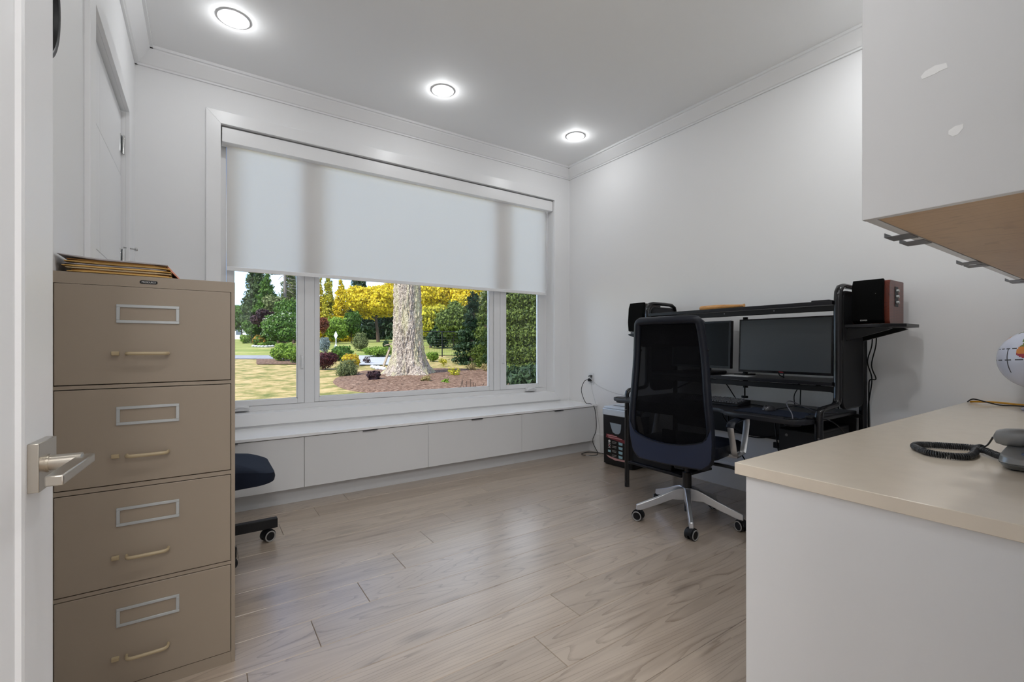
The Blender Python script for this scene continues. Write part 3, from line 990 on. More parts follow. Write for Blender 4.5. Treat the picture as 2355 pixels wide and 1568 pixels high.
# wall clock above the cabinet
ck = thing('wall_clock', (XL, 1.655, 2.06), 'round black framed clock on the wall above the filing cabinet', 'clock')
part('clock_rim', MB().lathe([(0.170, 0.001), (0.198, 0.001), (0.202, 0.006), (0.202, 0.014), (0.197, 0.021), (0.190, 0.022), (0.184, 0.019), (0.180, 0.010), (0.170, 0.010)], (XL, 1.655, 2.06), 'x', 64), BLACK, ck)
part('clock_face', MB().lathe([(0.001, 0.004), (0.179, 0.004), (0.179, 0.006), (0.001, 0.006)], (XL, 1.655, 2.06), 'x', 48), CLOCKF, ck)
part('clock_hand', MB().box(XL + 0.009, XL + 0.010, 1.651, 1.659, 2.04, 2.16), BLACK, ck)
part('clock_hand', MB().box(XL + 0.012, XL + 0.013, 1.64, 1.76, 2.057, 2.063), BLACK, ck)

# ================================================================== OFFICE CHAIRS
def caster(c, a, r=0.031):
    wheels, rings, b_fork = [], [], MB()
    ca, sa = math.cos(a), math.sin(a)
    ax = Vector((ca, sa, 0))
    c = Vector(c)
    for s in (-1, 1):
        wheels.append(MB().cyl(c + ax * (s * 0.006), c + ax * (s * 0.026), r, r, 24))
        rings.append(MB().tube([c + ax * (s * 0.0262) + Vector((-sa * math.cos(t), ca * math.cos(t), math.sin(t))) * (r - 0.0045) for t in [2 * PI * k / 24 for k in range(24)]], 0.0035, 6, closed=True))
    b_fork.cyl(c + Vector((0, 0, 0.012)), c + Vector((0, 0, 0.062)), 0.008, n=12)
    # hood
    pts = [c + Vector((-sa * math.cos(t), ca * math.cos(t), math.sin(t))) * (r + 0.004) for t in [PI * k / 10 for k in range(0, 11)]]
    b_fork.tube(pts, 0.020, 8, flat=0.003, up=tuple(ax))
    return wheels, rings, b_fork

def star_base(t, angles, R, z_hub, z_end, m_leg, tall=0.05, w=0.017, cast_rot=0.9, hub_r=0.036):
    for a in angles:
        ca, sa = math.cos(a), math.sin(a)
        b = MB()
        rows = []
        prof = [(0.02, z_hub, z_hub - 0.075, 0.022), (0.06, z_hub - 0.003, z_hub - 0.075, 0.021), (0.10, z_hub - 0.018, z_hub - 0.072, 0.019), (R * 0.6, (z_hub + z_end) / 2 - 0.004, (z_hub + z_end) / 2 - 0.052, w * 0.85), (R + 0.012, z_end, z_end - tall * 0.75, w * 0.75)]
        vs, fs = [], []
        for d, zt, zb, hw in prof:
            for s, z in ((-1, zb), (1, zb), (0.8, zt), (-0.8, zt)):
                vs.append((ca * d - sa * hw * s, sa * d + ca * hw * s, z))
        for i in range(len(prof) - 1):
            for k in range(4):
                fs.append((i * 4 + k, i * 4 + (k + 1) % 4, i * 4 + 4 + (k + 1) % 4, i * 4 + 4 + k))
        fs += [(3, 2, 1, 0), tuple(len(prof) * 4 - 4 + k for k in range(4))]
        b.add(vs, fs)
        lg = part('base_leg', b, m_leg, t, bevel=0.004, local=True)
        wheels, rings, bf = caster((ca * R, sa * R, 0.0312), a + cast_rot)
        for w1, r1 in zip(wheels, rings):
            part('caster_wheel', w1, BLACKP, lg, local=True)
            part('caster_tread', r1, RUBBER, lg, local=True)
        part('caster_fork', bf, BLACKP, lg, local=True)
    part('base_hub', MB().lathe([(hub_r * 0.7, z_hub - 0.078), (hub_r, z_hub - 0.07), (hub_r, z_hub - 0.01), (hub_r * 0.9, z_hub)], n=32), m_leg, t, local=True)

CA = math.radians(10)
CH = thing('office_chair', (2.535, 1.765, 0), 'high-backed black leather and mesh office chair on a silver star base at the desk', 'office chair', rot=CA)
star_base(CH, [math.radians(d) - CA for d in (2, 73, 147, 219, 291)], 0.31, 0.205, 0.098, ALU, tall=0.055)
part('gas_lift', MB().cyl((0, 0, 0.055), (0, 0, 0.14), 0.016, n=20).cyl((0, 0, 0.14), (0, 0, 0.30), 0.027, n=24).cyl((0, 0, 0.30), (0, 0, 0.39), 0.014, n=20), BLACKG, CH, local=True)
part('tilt_mechanism', MB().box(-0.17, 0.10, -0.07, 0.07, 0.375, 0.425).box(-0.12, 0.12, -0.10, 0.10, 0.42, 0.445).cyl((-0.10, -0.03, 0.36), (-0.10, 0.03, 0.36), 0.022, n=16), BLACKP, CH, bevel=0.006, local=True)
part('tilt_lever', MB().tube(smooth_path([(-0.06, -0.08, 0.398), (-0.05, -0.25, 0.395), (-0.045, -0.32, 0.388), (-0.04, -0.36, 0.378), (-0.038, -0.40, 0.368), (-0.037, -0.425, 0.362)]), [0.010] * 10 + [0.011] * 5 + [0.006] * 3 + [0.0125] * 10 + [0.004] * 3, 10), BLACKP, CH, local=True)
# seat cushion
def cushion(x0, x1, hw, z0, z1, r=0.07, front_drop=0.03, f0=0.7, rise=0.0):
    b = MB()
    rings = []
    N = 40
    outl = rrect(x0, x1, -hw, hw, r, 9)
    cx_, cy_ = (x0 + x1) / 2, 0
    for s, z in ((0.90, z0), (0.985, z0 + 0.008), (1.0, (z0 + z1) / 2), (0.985, z1 - 0.012), (0.93, z1 - 0.002), (0.6, z1 + 0.003), (0.02, z1 + 0.002)):
        ring = []
        for p in outl:
            x, y = cx_ + (p[0] - cx_) * s, p[1] * s
            f = max(0, (x - (x0 + f0 * (x1 - x0))) / ((1 - f0) * (x1 - x0)))
            h = (z - z0) / (z1 - z0)
            ring.append((x, y, z + f ** 1.5 * (rise * (1 - h) - front_drop * h)))
        rings.append(ring)
    n = len(outl)
    vs = [p for r_ in rings for p in r_]
    fs = [(i * n + k, i * n + (k + 1) % n, (i + 1) * n + (k + 1) % n, (i + 1) * n + k) for i in range(len(rings) - 1) for k in range(n)]
    fs += [tuple(range(n))[::-1], tuple((len(rings) - 1) * n + k for k in range(n))]
    return b.add(vs, fs)
part('seat', cushion(-0.20, 0.28, 0.25, 0.435, 0.520), LEATHER, CH, local=True)
# backrest: outline half width and offset by height
BKZ = [0.400, 0.415, 0.450, 0.55, 0.65, 0.75, 0.85, 0.95, 1.05, 1.15, 1.22, 1.245, 1.255]
BKW = [0.200, 0.230, 0.252, 0.262, 0.262, 0.252, 0.244, 0.237, 0.229, 0.220, 0.212, 0.200, 0.175]
BKX = [-0.235, -0.238, -0.245, -0.262, -0.272, -0.274, -0.270, -0.264, -0.264, -0.272, -0.282, -0.287, -0.289]
def bw(z): return float(np.interp(z, BKZ, BKW))
def bx(z): return float(np.interp(z, BKZ, BKX))
def curve(y, z, amp=0.035):          # wraps forwards towards the sides
    return bx(z) + amp * (y / 0.26) ** 2
pts = []
for z in list(np.linspace(0.412, 1.225, 26)):
    pts.append((bw(z) - 0.018, float(z)))
top = [(bw(1.225) - 0.018 - 0.03 * (1 - math.cos(a)) - 0.0, 1.225 + 0.022 * math.sin(a)) for a in np.linspace(0.3, PI / 2, 5)]
right = pts + [(p[0], p[1]) for p in top]
ring = [(-y, z) for y, z in right][::-1]
outline = right + [(y, right[-1][1]) for y in np.linspace(right[-1][0], -right[-1][0], 9)[1:-1]] + ring
bottom = [(y, 0.412) for y in np.linspace(-right[0][0], right[0][0], 9)[1:-1]]
outline = outline + bottom
part('back_frame', MB().tube([(curve(y, z), y, z) for y, z in outline], 0.021, 10, closed=True, flat=0.024, up=(1, 0, 0)), LEATHER, CH, local=True)
rows = []
for z in np.linspace(0.52, 1.232, 24):
    hw = bw(z) - 0.024
    rows.append([(curve(y, z) - 0.002, float(y), float(z)) for y in np.linspace(-hw, hw, 15)])
part('mesh_panel', MB().grid(rows), NET, CH, local=True, fix=False)
# lower leather panel with a dipping upper hem
def hem(u): return 0.520 + 0.055 * abs(u) ** 2.2 + 0.03 * (abs(u) > 0.88) * (abs(u) - 0.88) / 0.12 * 2
def shell(z_lo, z_hi_fn, off_b, off_f, ny=21, nz=9):
    fr, bk = [], []
    for j in range(nz):
        rf, rb = [], []
        for i in range(ny):
            u = -1 + 2 * i / (ny - 1)
            z = z_lo + (z_hi_fn(u) - z_lo) * j / (nz - 1)
            y = u * (bw(z) - 0.006)
            rb.append((curve(y, z) - off_b, y, z))
            rf.append((curve(y, z) + off_f, y, z))
        fr.append(rf)
        bk.append(rb)
    b = MB().grid(bk).grid([r_[::-1] for r_ in fr])
    per = [(0, i) for i in range(ny)] + [(j, ny - 1) for j in range(1, nz)] + [(nz - 1, ny - 1 - i) for i in range(1, ny)] + [(nz - 1 - j, 0) for j in range(1, nz - 1)]
    vs = [bk[j][i] for j, i in per] + [fr[j][i] for j, i in per]
    m_ = len(per)
    return b.add(vs, [(k, (k + 1) % m_, m_ + (k + 1) % m_, m_ + k) for k in range(m_)])
part('lower_back_panel', shell(0.400, hem, 0.024, 0.020), LEATHER_SHEEN, CH, local=True)
part('hem_piping', MB().tube([(curve(u * (bw(hem(u)) - 0.012), hem(u)) - 0.024, u * (bw(hem(u)) - 0.012), hem(u)) for u in np.linspace(-0.97, 0.97, 31)], 0.003, 6), LEATHER, CH, local=True)
for s in (-1, 1):
    part('side_seam', MB().tube([(curve(s * bw(z), z), s * (bw(z) - 0.018), z) for z in (1.065, 1.075)], 0.0245, 10, flat=0.026, up=(1, 0, 0)), BLACKP, CH, local=True)
# headrest pad on the front side and lumbar bar
part('headrest', MB().prism(rrect(-0.205, 0.205, 1.09, 1.25, 0.03, 5), 'x', -0.245, -0.190), LEATHER, CH, bevel=0.02, local=True)
part('lumbar_support', MB().tube([(curve(y, 0.72) + 0.03, y, 0.72) for y in np.linspace(-0.23, 0.23, 9)], 0.035, 8, flat=0.012, up=(0, 0, 1)), BLACKP, CH, local=True)
part('back_bracket', MB().prism([(-0.25, 0.40), (-0.14, 0.385), (-0.14, 0.42), (-0.215, 0.44), (-0.235, 0.60), (-0.25, 0.60)], 'y', -0.04, 0.04), BLACKP, CH, bevel=0.004, local=True)
for s in (-1, 1):
    y = s * 0.295
    loop = [(0.045, y, 0.452), (-0.02, y, 0.462), (-0.055, y, 0.56), (-0.085, y, 0.645), (-0.065, y, 0.672), (0.02, y, 0.682), (0.145, y, 0.686), (0.172, y, 0.668), (0.160, y, 0.60), (0.115, y, 0.47), (0.095, y, 0.455)]
    loop = [(x_, y_, 0.452 + (z_ - 0.452) * 0.88) for x_, y_, z_ in loop]
    L = smooth_path(loop + [loop[0]], 4)[:-1]
    ar = part('armrest', MB().tube(L, 0.019, 8, closed=True, flat=0.0045, up=(0, 1, 0)), ALU, CH, local=True)
    part('arm_pad', MB().tube(smooth_path([(-0.088, y, 0.628), (-0.066, y, 0.653), (0.02, y, 0.663), (0.10, y, 0.664)]), 0.024, 10, flat=0.009, up=(0, 1, 0)), LEATHER, ar, local=True)
    part('arm_mount', MB().box(0.02, 0.09, min(y, s * 0.22), max(y, s * 0.22), 0.432, 0.452), ALU, ar, bevel=0.003, local=True)

# second chair behind the filing cabinet
C2 = thing('swivel_chair', (0.012, 2.895, 0), 'navy-black swivel chair on a black star base, mostly behind the filing cabinet', 'office chair')
for k_ in range(5):
    a_ = math.radians(72 * k_ + 0.5)
    ca, sa = math.cos(a_), math.sin(a_)
    R = 0.306
    lg = part('base_leg', MB().obox((ca * 0.176, sa * 0.176, 0.098), (ca, sa, 0), (-sa, ca, 0), (0, 0, 1), 0.166, 0.020, 0.026), BLACK, C2, bevel=0.003, local=True)
    wheels, rings, bf = caster((ca * (R - 0.012), sa * (R - 0.012), 0.0312), a_ - 1.15)
    for w1, r1 in zip(wheels, rings):
        part('caster_wheel', w1, BLACKP, lg, local=True)
        part('caster_tread', r1, RUBBER, lg, local=True)
    part('caster_fork', bf, BLACKP, lg, local=True)
part('base_hub', MB().cyl((0, 0, 0.070), (0, 0, 0.150), 0.045, 0.036, 24), BLACK, C2, local=True)
part('gas_lift', MB().cyl((0, 0, 0.045), (0, 0, 0.28), 0.026, n=20).cyl((0, 0, 0.28), (0, 0, 0.37), 0.014, n=16), BLACK, C2, local=True)
part('tilt_mechanism', MB().box(-0.14, 0.12, -0.09, 0.09, 0.335, 0.372), BLACKP, C2, bevel=0.006, local=True)
part('seat', cushion(-0.20, 0.312, 0.245, 0.362, 0.505, 0.09, 0.075, 0.3, 0.022), FABRIC, C2, local=True)
part('backrest', MB().prism(rrect(-0.20, 0.20, 0.56, 0.98, 0.06, 5), 'x', -0.245, -0.205), FABRIC, C2, bevel=0.012, local=True)
part('back_post', MB().prism([(-0.16, 0.345), (-0.26, 0.36), (-0.27, 0.75), (-0.248, 0.75), (-0.235, 0.39), (-0.16, 0.37)], 'y', -0.03, 0.03), BLACK, C2, local=True)

# ================================================================== GAMING DESK AGAINST THE RIGHT WALL
DN, DF = 1.105, 2.445          # side frames, near and far
DTZ = 0.700
dk = thing('gaming_desk', (3.0, 1.78, 0), 'large black gaming desk with raised monitor shelf and side shelves', 'desk')
# desk top with two forward lobes and a hollow in the middle
topo = [(3.325, 1.130), (2.80, 1.130), (2.70, 1.122), (2.645, 1.130), (2.612, 1.160), (2.598, 1.22), (2.598, 1.36), (2.612, 1.50), (2.64, 1.575), (2.70, 1.625), (2.722, 1.67), (2.728, 1.775),
        (2.722, 1.88), (2.70, 1.925), (2.64, 1.975), (2.612, 2.05), (2.598, 2.20), (2.598, 2.36), (2.612, 2.445), (2.645, 2.485), (2.69, 2.495), (2.715, 2.47), (2.735, 2.42), (3.325, 2.420)]
dt = part('desk_top', MB().prism(topo, 'z', DTZ - 0.024, DTZ), DESKTOP, dk, bevel=0.004)
part('front_edging', MB().tube([(x - 0.001, y, DTZ - 0.013) for x, y in topo[1:-1]], 0.013, 6, flat=0.004, up=(0, 0, 1)), DESKEDGE, dt)
for cy in (1.200, 2.425):
    part('cup_holder', MB().lathe([(0.037, -0.038), (0.040, -0.036), (0.041, -0.004), (0.046, 0.0012), (0.046, 0.0025), (0.038, 0.0025), (0.036, -0.03), (0.001, -0.03)], (2.662, cy, DTZ), n=36), BLACKP, dt)
# side frames: front leg, S-bend over the desk, upright, top bend, rear post
for y in (DN, DF):
    P = [(2.745, y, 0.0), (2.745, y, 0.60), (2.745, y, 0.715), (2.752, y, 0.738), (2.775, y, 0.752), (2.86, y, 0.757), (2.945, y, 0.762), (2.972, y, 0.776), (2.984, y, 0.805), (2.985, y, 1.0), (2.985, y, 1.35), (2.992, y, 1.405), (3.018, y, 1.434), (3.055, y, 1.442), (3.20, y, 1.442), (3.285, y, 1.440), (3.325, y, 1.42), (3.342, y, 1.37), (3.345, y, 1.30), (3.345, y, 0.6), (3.345, y, 0.0)]
    sf = part('side_frame', MB().tube(P, 0.021, 12, flat=0.014, up=(0, 1, 0)), BLACKG, dk)
    for bz, bx_ in ((0.60, 2.729), (1.395, 2.976)):
        part('bolt', MB().cyl((bx_ - 0.004, y - 0.006, bz), (bx_ + 0.002, y - 0.006, bz), 0.005, n=10), STEEL, sf)
    pan = rrect(3.030, 3.318, 0.735, 1.410, 0.05, 6)
    part('side_panel', MB().prism([(p[0], p[1]) for p in pan], 'y', y - 0.009, y + 0.009), PANELG, dk, bevel=0.003)
    part('panel_rim', MB().tube([(p[0], y, p[1]) for p in pan], 0.013, 8, closed=True, flat=0.006, up=(0, 1, 0)), BLACK, dk)
    part('foot_pad', MB().cyl((2.745, y, -0.0), (2.745, y, 0.004), 0.018, n=12), BLACKP, dk)
# shelves
def shelf(z, x0, x1, nm, rail=True):
    s = part(nm, MB().box(x0, x1, DN + 0.022, DF - 0.022, z - 0.022, z), DESKTOP, dk, bevel=0.002)
    if rail:
        part('shelf_rail', MB().box(x0 + 0.012, x0 + 0.037, DN + 0.016, DF - 0.016, z - 0.058, z - 0.026), BLACK, s, bevel=0.002)
    return s
ms = shelf(0.890, 2.965, 3.335, 'monitor_shelf')
ts = shelf(1.355, 2.965, 3.25, 'top_shelf')
for y in (1.45, 1.78, 2.1):
    part('shelf_screw', MB().cyl((2.974, y, 1.317), (2.978, y, 1.317), 0.004, n=8), STEEL, ts)
# side shelves outside the frames
for y, s in ((DN, -1), (DF, 1)):
    ye = y + s * 0.275
    poly = [(3.0, y + s * 0.028), (3.335, y + s * 0.028), (3.335, ye - s * 0.03), (3.305, ye), (3.10, ye), (3.045, ye - s * 0.05), (3.0, ye - s * 0.15)]
    ss = part('side_shelf', MB().prism(poly, 'z', 1.199, 1.217), DESKTOP, dk, bevel=0.002)
    for xx in (3.03, 3.27):
        part('shelf_bracket', MB().prism([(y + s * 0.028, 1.198), (ye - s * 0.055, 1.198), (ye - s * 0.04, 1.190), (ye - s * 0.06, 1.182), (y + s * 0.028, 1.125)], 'x', xx - 0.012, xx + 0.012), BLACK, ss, bevel=0.001)
# rear structure
part('modesty_panel', MB().box(3.322, 3.337, DN + 0.03, DF - 0.03, 0.440, 0.660), BLACKP, dk, bevel=0.002)
part('rear_brace', MB().tube([(3.345, 1.13, 0.74), (3.345, 1.40, 0.86)], 0.006, 8).tube([(3.345, 2.42, 0.74), (3.345, 2.15, 0.86)], 0.006, 8), BLACK, dk)
part('back_rail', MB().box(3.33, 3.36, DN, DF, 0.655, 0.675), BLACK, dk)
part('low_shelf', MB().box(2.735, 3.10, 1.95, DF - 0.018, 0.185, 0.203), DESKTOP, dk, bevel=0.002)
part('low_shelf', MB().box(2.775, 3.33, DN + 0.018, 1.36, 0.155, 0.173), DESKTOP, dk, bevel=0.002)
solo('black_storage_box', MB().prism(rrect(2.76, 3.08, 2.05, 2.415, 0.01, 3), 'z', 0.2035, 0.368).prism(rrect(2.752, 3.088, 2.042, 2.420, 0.01, 3), 'z', 0.3685, 0.378), BLACKP, 'black lidded box on the low shelf of the desk behind the chair', 'box', bevel=0.002)

# PC tower on the low shelf
pc = thing('computer_tower', (3.03, 1.245, 0.174), 'black computer tower standing under the near end of the desk', 'computer')
part('case', MB().box(2.83, 3.27, 1.15, 1.345, 0.1745, 0.615), BLACKP, pc, bevel=0.004)
part('front_bezel', MB().box(2.812, 2.8295, 1.152, 1.343, 0.178, 0.612), PANELG, pc, bevel=0.004)
part('side_cover', MB().box(2.85, 3.25, 1.1465, 1.1498, 0.19, 0.60), PANELG, pc)
part('power_button', MB().cyl((2.810, 1.30, 0.58), (2.812, 1.30, 0.58), 0.008, n=14), STEEL, pc)

# monitors
mn = thing('monitor', (3.16, 1.452, 0.79), 'large grey-screened monitor on a pole arm at the near end of the desk', 'monitor', 'monitors on the desk')
my0, my1, mz0, mz1 = 1.165, 1.735, 0.918, 1.278
def tilt(mb, a, xc, zc_):
    ca, sa = math.cos(a), math.sin(a)
    return mb.move(lambda v: (xc + (v[0] - xc) * ca - (v[2] - zc_) * sa * -1, v[1], zc_ - (v[0] - xc) * sa + (v[2] - zc_) * ca))
def yawm(mb, a, xc, yc):
    ca, sa = math.cos(a), math.sin(a)
    return mb.move(lambda v: (xc + (v[0] - xc) * ca - (v[1] - yc) * sa, yc + (v[0] - xc) * sa + (v[1] - yc) * ca, v[2]))
def mon(mb): return tilt(mb, math.radians(2.5), 3.09, 1.10)
sc = part('screen_housing', mon(MB().box(3.083, 3.118, my0, my1, mz0, mz1).box(3.118, 3.14, my0 + 0.12, my1 - 0.12, mz0 + 0.08, mz1 - 0.05)), BLACKP, mn, bevel=0.004)
b = MB()
w = 0.009
for r in ((my0, my1, mz1 - w, mz1), (my0, my1, mz0, mz0 + 0.016), (my0, my0 + w, mz0 + 0.016, mz1 - w), (my1 - w, my1, mz0 + 0.016, mz1 - w)):
    b.box(3.0805, 3.083, r[0], r[1], r[2], r[3])
part('bezel', mon(b), BLACKG, sc)
part('screen', mon(MB().box(3.0815, 3.0832, my0 + w, my1 - w, mz0 + 0.016, mz1 - w)), SCREEN, sc, smooth=False)
part('logo', mon(MB().prism([(1.438, 0.925), (1.462, 0.925), (1.470, 0.931), (1.446, 0.930)], 'x', 3.0798, 3.0806)), mat('red_logo', (0.35, 0.01, 0.015), 0.4), sc, label='small red mark on the lower bezel')
part('arm', MB().box(3.14, 3.20, 1.43, 1.47, 1.06, 1.10).tube([(3.19, 1.45, 1.08), (3.23, 1.60, 1.08), (3.20, 1.745, 1.08)], 0.018, 8), BLACK, mn, bevel=0.002)
part('pole', MB().cyl((3.20, 1.755, 0.80), (3.20, 1.755, 1.30), 0.0165, n=20), BLACK, mn)
part('clamp', MB().box(3.12, 3.26, 1.715, 1.795, 0.8905, 0.900).box(3.14, 3.24, 1.72, 1.79, 0.815, 0.829).cyl((3.19, 1.755, 0.74), (3.19, 1.755, 0.816), 0.005, n=10).cyl((3.19, 1.755, 0.728), (3.19, 1.755, 0.742), 0.022, n=14), BLACKP, mn, bevel=0.001)

m2 = thing('monitor', (3.16, 2.045, 0.890), 'smaller black-screened monitor on its own foot behind the office chair', 'monitor', 'monitors on the desk')
y0_, y1_, z0_, z1_ = 1.795, 2.295, 0.935, 1.275
def mon2(mb): return yawm(tilt(mb, math.radians(2), 3.10, 1.10), math.radians(-3), 3.10, 2.045)
sc = part('screen_housing', mon2(MB().box(3.093, 3.125, y0_, y1_, z0_, z1_).box(3.125, 3.145, y0_ + 0.1, y1_ - 0.1, z0_ + 0.05, z1_ - 0.05)), BLACKP, m2, bevel=0.004)
b = MB()
w = 0.014
for r in ((y0_, y1_, z1_ - w, z1_), (y0_, y1_, z0_, z0_ + 0.018), (y0_, y0_ + w, z0_ + 0.018, z1_ - w), (y1_ - w, y1_, z0_ + 0.018, z1_ - w)):
    b.box(3.090, 3.093, r[0], r[1], r[2], r[3])
part('bezel', mon2(b), BLACKG, sc)
part('screen', mon2(MB().box(3.0915, 3.0932, y0_ + w, y1_ - w, z0_ + 0.018, z1_ - w)), mat('dark_screen', (0.003, 0.003, 0.0035), 0.3, spec=0.15), sc, smooth=False)
part('stand_neck', MB().prism([(3.14, 0.905), (3.20, 0.905), (3.175, 1.15), (3.145, 1.15)], 'y', 2.015, 2.075), BLACKP, m2, bevel=0.003)
part('stand_base', MB().prism(rrect(3.03, 3.27, 1.91, 2.18, 0.06, 8), 'z', 0.8905, 0.912), BLACKP, m2, bevel=0.006)

# speakers on the side shelves
sp = thing('bookshelf_speaker', (3.15, 0.965, 1.2175), 'cherry wood bookshelf speaker with black cloth grille and side knobs, nearer the counter', 'speaker', 'pair of bookshelf speakers')
S0 = 1.2178
part('cabinet', MB().prism([(3.075, S0), (3.285, S0), (3.285, S0 + 0.238), (3.082, S0 + 0.238), (3.066, S0 + 0.21), (3.060, S0 + 0.10), (3.064, S0 + 0.02)], 'y', 0.893, 1.062), CHERRY, sp, bevel=0.002)
gr = part('grille', MB().prism([(3.0655, S0 + 0.004), (3.072, S0 + 0.004), (3.070, S0 + 0.242), (3.052, S0 + 0.246), (3.036, S0 + 0.21), (3.031, S0 + 0.10), (3.040, S0 + 0.02)], 'y', 0.915, 1.056), BLACKM, sp, bevel=0.003)
text_part('maker_lettering', 'EDIFIER', 0.010, WHITEPR, gr, (3.0375, 1.0, S0 + 0.020), (PI / 2, 0, -PI / 2))
cp = part('control_plate', MB().box(3.145, 3.195, 0.8915, 0.8935, S0 + 0.095, S0 + 0.205), BLACKP, sp, bevel=0.0005)
for z in (0.118, 0.150, 0.182):
    part('knob', MB().cyl((3.170, 0.8915, S0 + z), (3.170, 0.880, S0 + z), 0.0085, 0.0075, 18), SILVERP, cp)
part('status_light', MB().cyl((3.0325, 0.945, S0 + 0.165), (3.034, 0.945, S0 + 0.165), 0.0014, n=8), GREYPR, gr)

s2 = thing('bookshelf_speaker', (3.19, 2.64, 1.2175), 'black-sided bookshelf speaker at the far end of the desk beside the window', 'speaker', 'pair of bookshelf speakers')
part('cabinet', MB().prism([(3.10, S0), (3.30, S0), (3.30, S0 + 0.238), (3.115, S0 + 0.238), (3.10, S0 + 0.20), (3.09, S0 + 0.09)], 'y', 2.56, 2.705), mat('dark_cherry', (0.02, 0.012, 0.010), 0.35), s2, bevel=0.002)
part('grille', MB().prism([(3.095, S0 + 0.004), (3.098, S0 + 0.242), (3.080, S0 + 0.246), (3.062, S0 + 0.20), (3.052, S0 + 0.08), (3.060, S0 + 0.004)], 'y', 2.555, 2.71), BLACKM, s2, bevel=0.003)
part('foot_pad', MB().box(3.06, 3.09, 2.70, 2.725, S0, S0 + 0.006), WHITEP, s2)

# bat on the top shelf
b = MB()
prof = [(0.001, 0.0), (0.014, 0.001), (0.0185, 0.01), (0.0195, 0.05), (0.019, 0.12), (0.0165, 0.19), (0.0125, 0.25), (0.0095, 0.30), (0.0088, 0.325), (0.0125, 0.331), (0.013, 0.337), (0.001, 0.3385)]
b.lathe([(r, -h) for r, h in prof], (0, 0, 0), 'y', 24)
b.move(lambda v: (3.10 + v[0], 2.045 + v[1], 1.3755 + v[2]))
solo('wooden_bat', b, BATW, 'small turned wooden bat lying on the top shelf of the desk', 'bat')
solo('flat_black_device', MB().prism([(p[0], p[1]) for p in rrect(3.03, 3.12, 1.165, 1.265, 0.012, 4)], 'z', 1.3555, 1.368), BLACKP, 'flat black device on the near end of the top shelf', 'device', bevel=0.003)

# keyboard, mouse, mat, papers
kb = thing('keyboard', (2.945, 1.85, DTZ), 'black full-size computer keyboard on the desk', 'keyboard')
kx0, kx1, ky0, ky1 = 2.872, 3.028, 1.625, 2.065
def kz(x): return DTZ + 0.018 + (x - kx0) * 0.11
part('keyboard_base', MB().prism([(kx0, DTZ + 0.002), (kx1, DTZ + 0.002), (kx1, kz(kx1)), (kx0, kz(kx0) - 0.004)], 'y', ky0, ky1), BLACKP, kb, bevel=0.002)
b = MB()
for r in range(6):
    x = kx0 + 0.018 + r * 0.0225
    c = 0
    y = ky0 + 0.010
    while y < ky1 - 0.02:
        wk = 0.0165
        if r == 0 and 0.20 < y - ky0 < 0.24: wk = 0.105
        if not (r == 5 and int((y - ky0) * 60) % 5 == 0):
            z = kz(x)
            b.add([(x - 0.009, y, z), (x + 0.009, y, z), (x + 0.009, y + wk, z), (x - 0.009, y + wk, z),
                   (x - 0.006, y + 0.0025, z + 0.009), (x + 0.007, y + 0.0025, z + 0.010), (x + 0.007, y + wk - 0.0025, z + 0.010), (x - 0.006, y + wk - 0.0025, z + 0.009)],
                  [(4, 5, 6, 7), (0, 1, 5, 4), (1, 2, 6, 5), (2, 3, 7, 6), (3, 0, 4, 7)])
        y += wk + 0.0022
part('keys', b, mat('key_caps', (0.03, 0.03, 0.036), 0.35), kb, kind='stuff', smooth=False)
b = MB()
for r in range(6):
    x = kx0 + 0.018 + r * 0.0225
    y = ky0 + 0.010
    while y < ky1 - 0.02:
        z = kz(x) + 0.0105
        b.add([(x - 0.001, y + 0.005, z), (x + 0.005, y + 0.005, z + 0.0004), (x + 0.005, y + 0.0105, z + 0.0004), (x - 0.001, y + 0.0105, z)], [(0, 1, 2, 3)])
        y += 0.0187
part('key_legends', b, WHITEPR, kb, kind='stuff', smooth=False)
solo('desk_mat', MB().prism(rrect(2.70, 2.95, 1.17, 1.56, 0.012, 3), 'z', DTZ + 0.0002, DTZ + 0.0028), FABRIC, 'thin dark cloth mouse mat under the mouse', 'mouse mat')
ms_ = thing('computer_mouse', (2.865, 1.425, DTZ + 0.003), 'grey-black computer mouse on the mouse mat', 'mouse')
b = MB().ell((2.865, 1.425, DTZ + 0.006), (0.058, 0.033, 0.034), 24, 14)
b.move(lambda v: (v[0], v[1], max(v[2], DTZ + 0.003)))
part('shell', b, mat('mouse_grey', (0.035, 0.036, 0.042), 0.3), ms_)
part('scroll_wheel', MB().cyl((2.83, 1.421, DTZ + 0.031), (2.83, 1.429, DTZ + 0.031), 0.007, n=14), BLACK, ms_)
pp = [(-0.07, -0.06), (0.07, -0.055), (0.065, 0.06), (-0.075, 0.055)]
solo('paper_sheet', MB().prism([(3.06 + x, 1.72 + y * 1.6) for x, y in pp], 'z', 0.8905, 0.893), WHITEPR, 'white paper sheet lying on the monitor shelf under the large screen', 'paper')
solo('small_console', MB().prism(rrect(2.72, 2.80, 1.125, 1.165, 0.01, 3), 'z', DTZ + 0.0005, DTZ + 0.014), BLACKP, 'small black hub on the near corner of the desk', 'device', bevel=0.003)

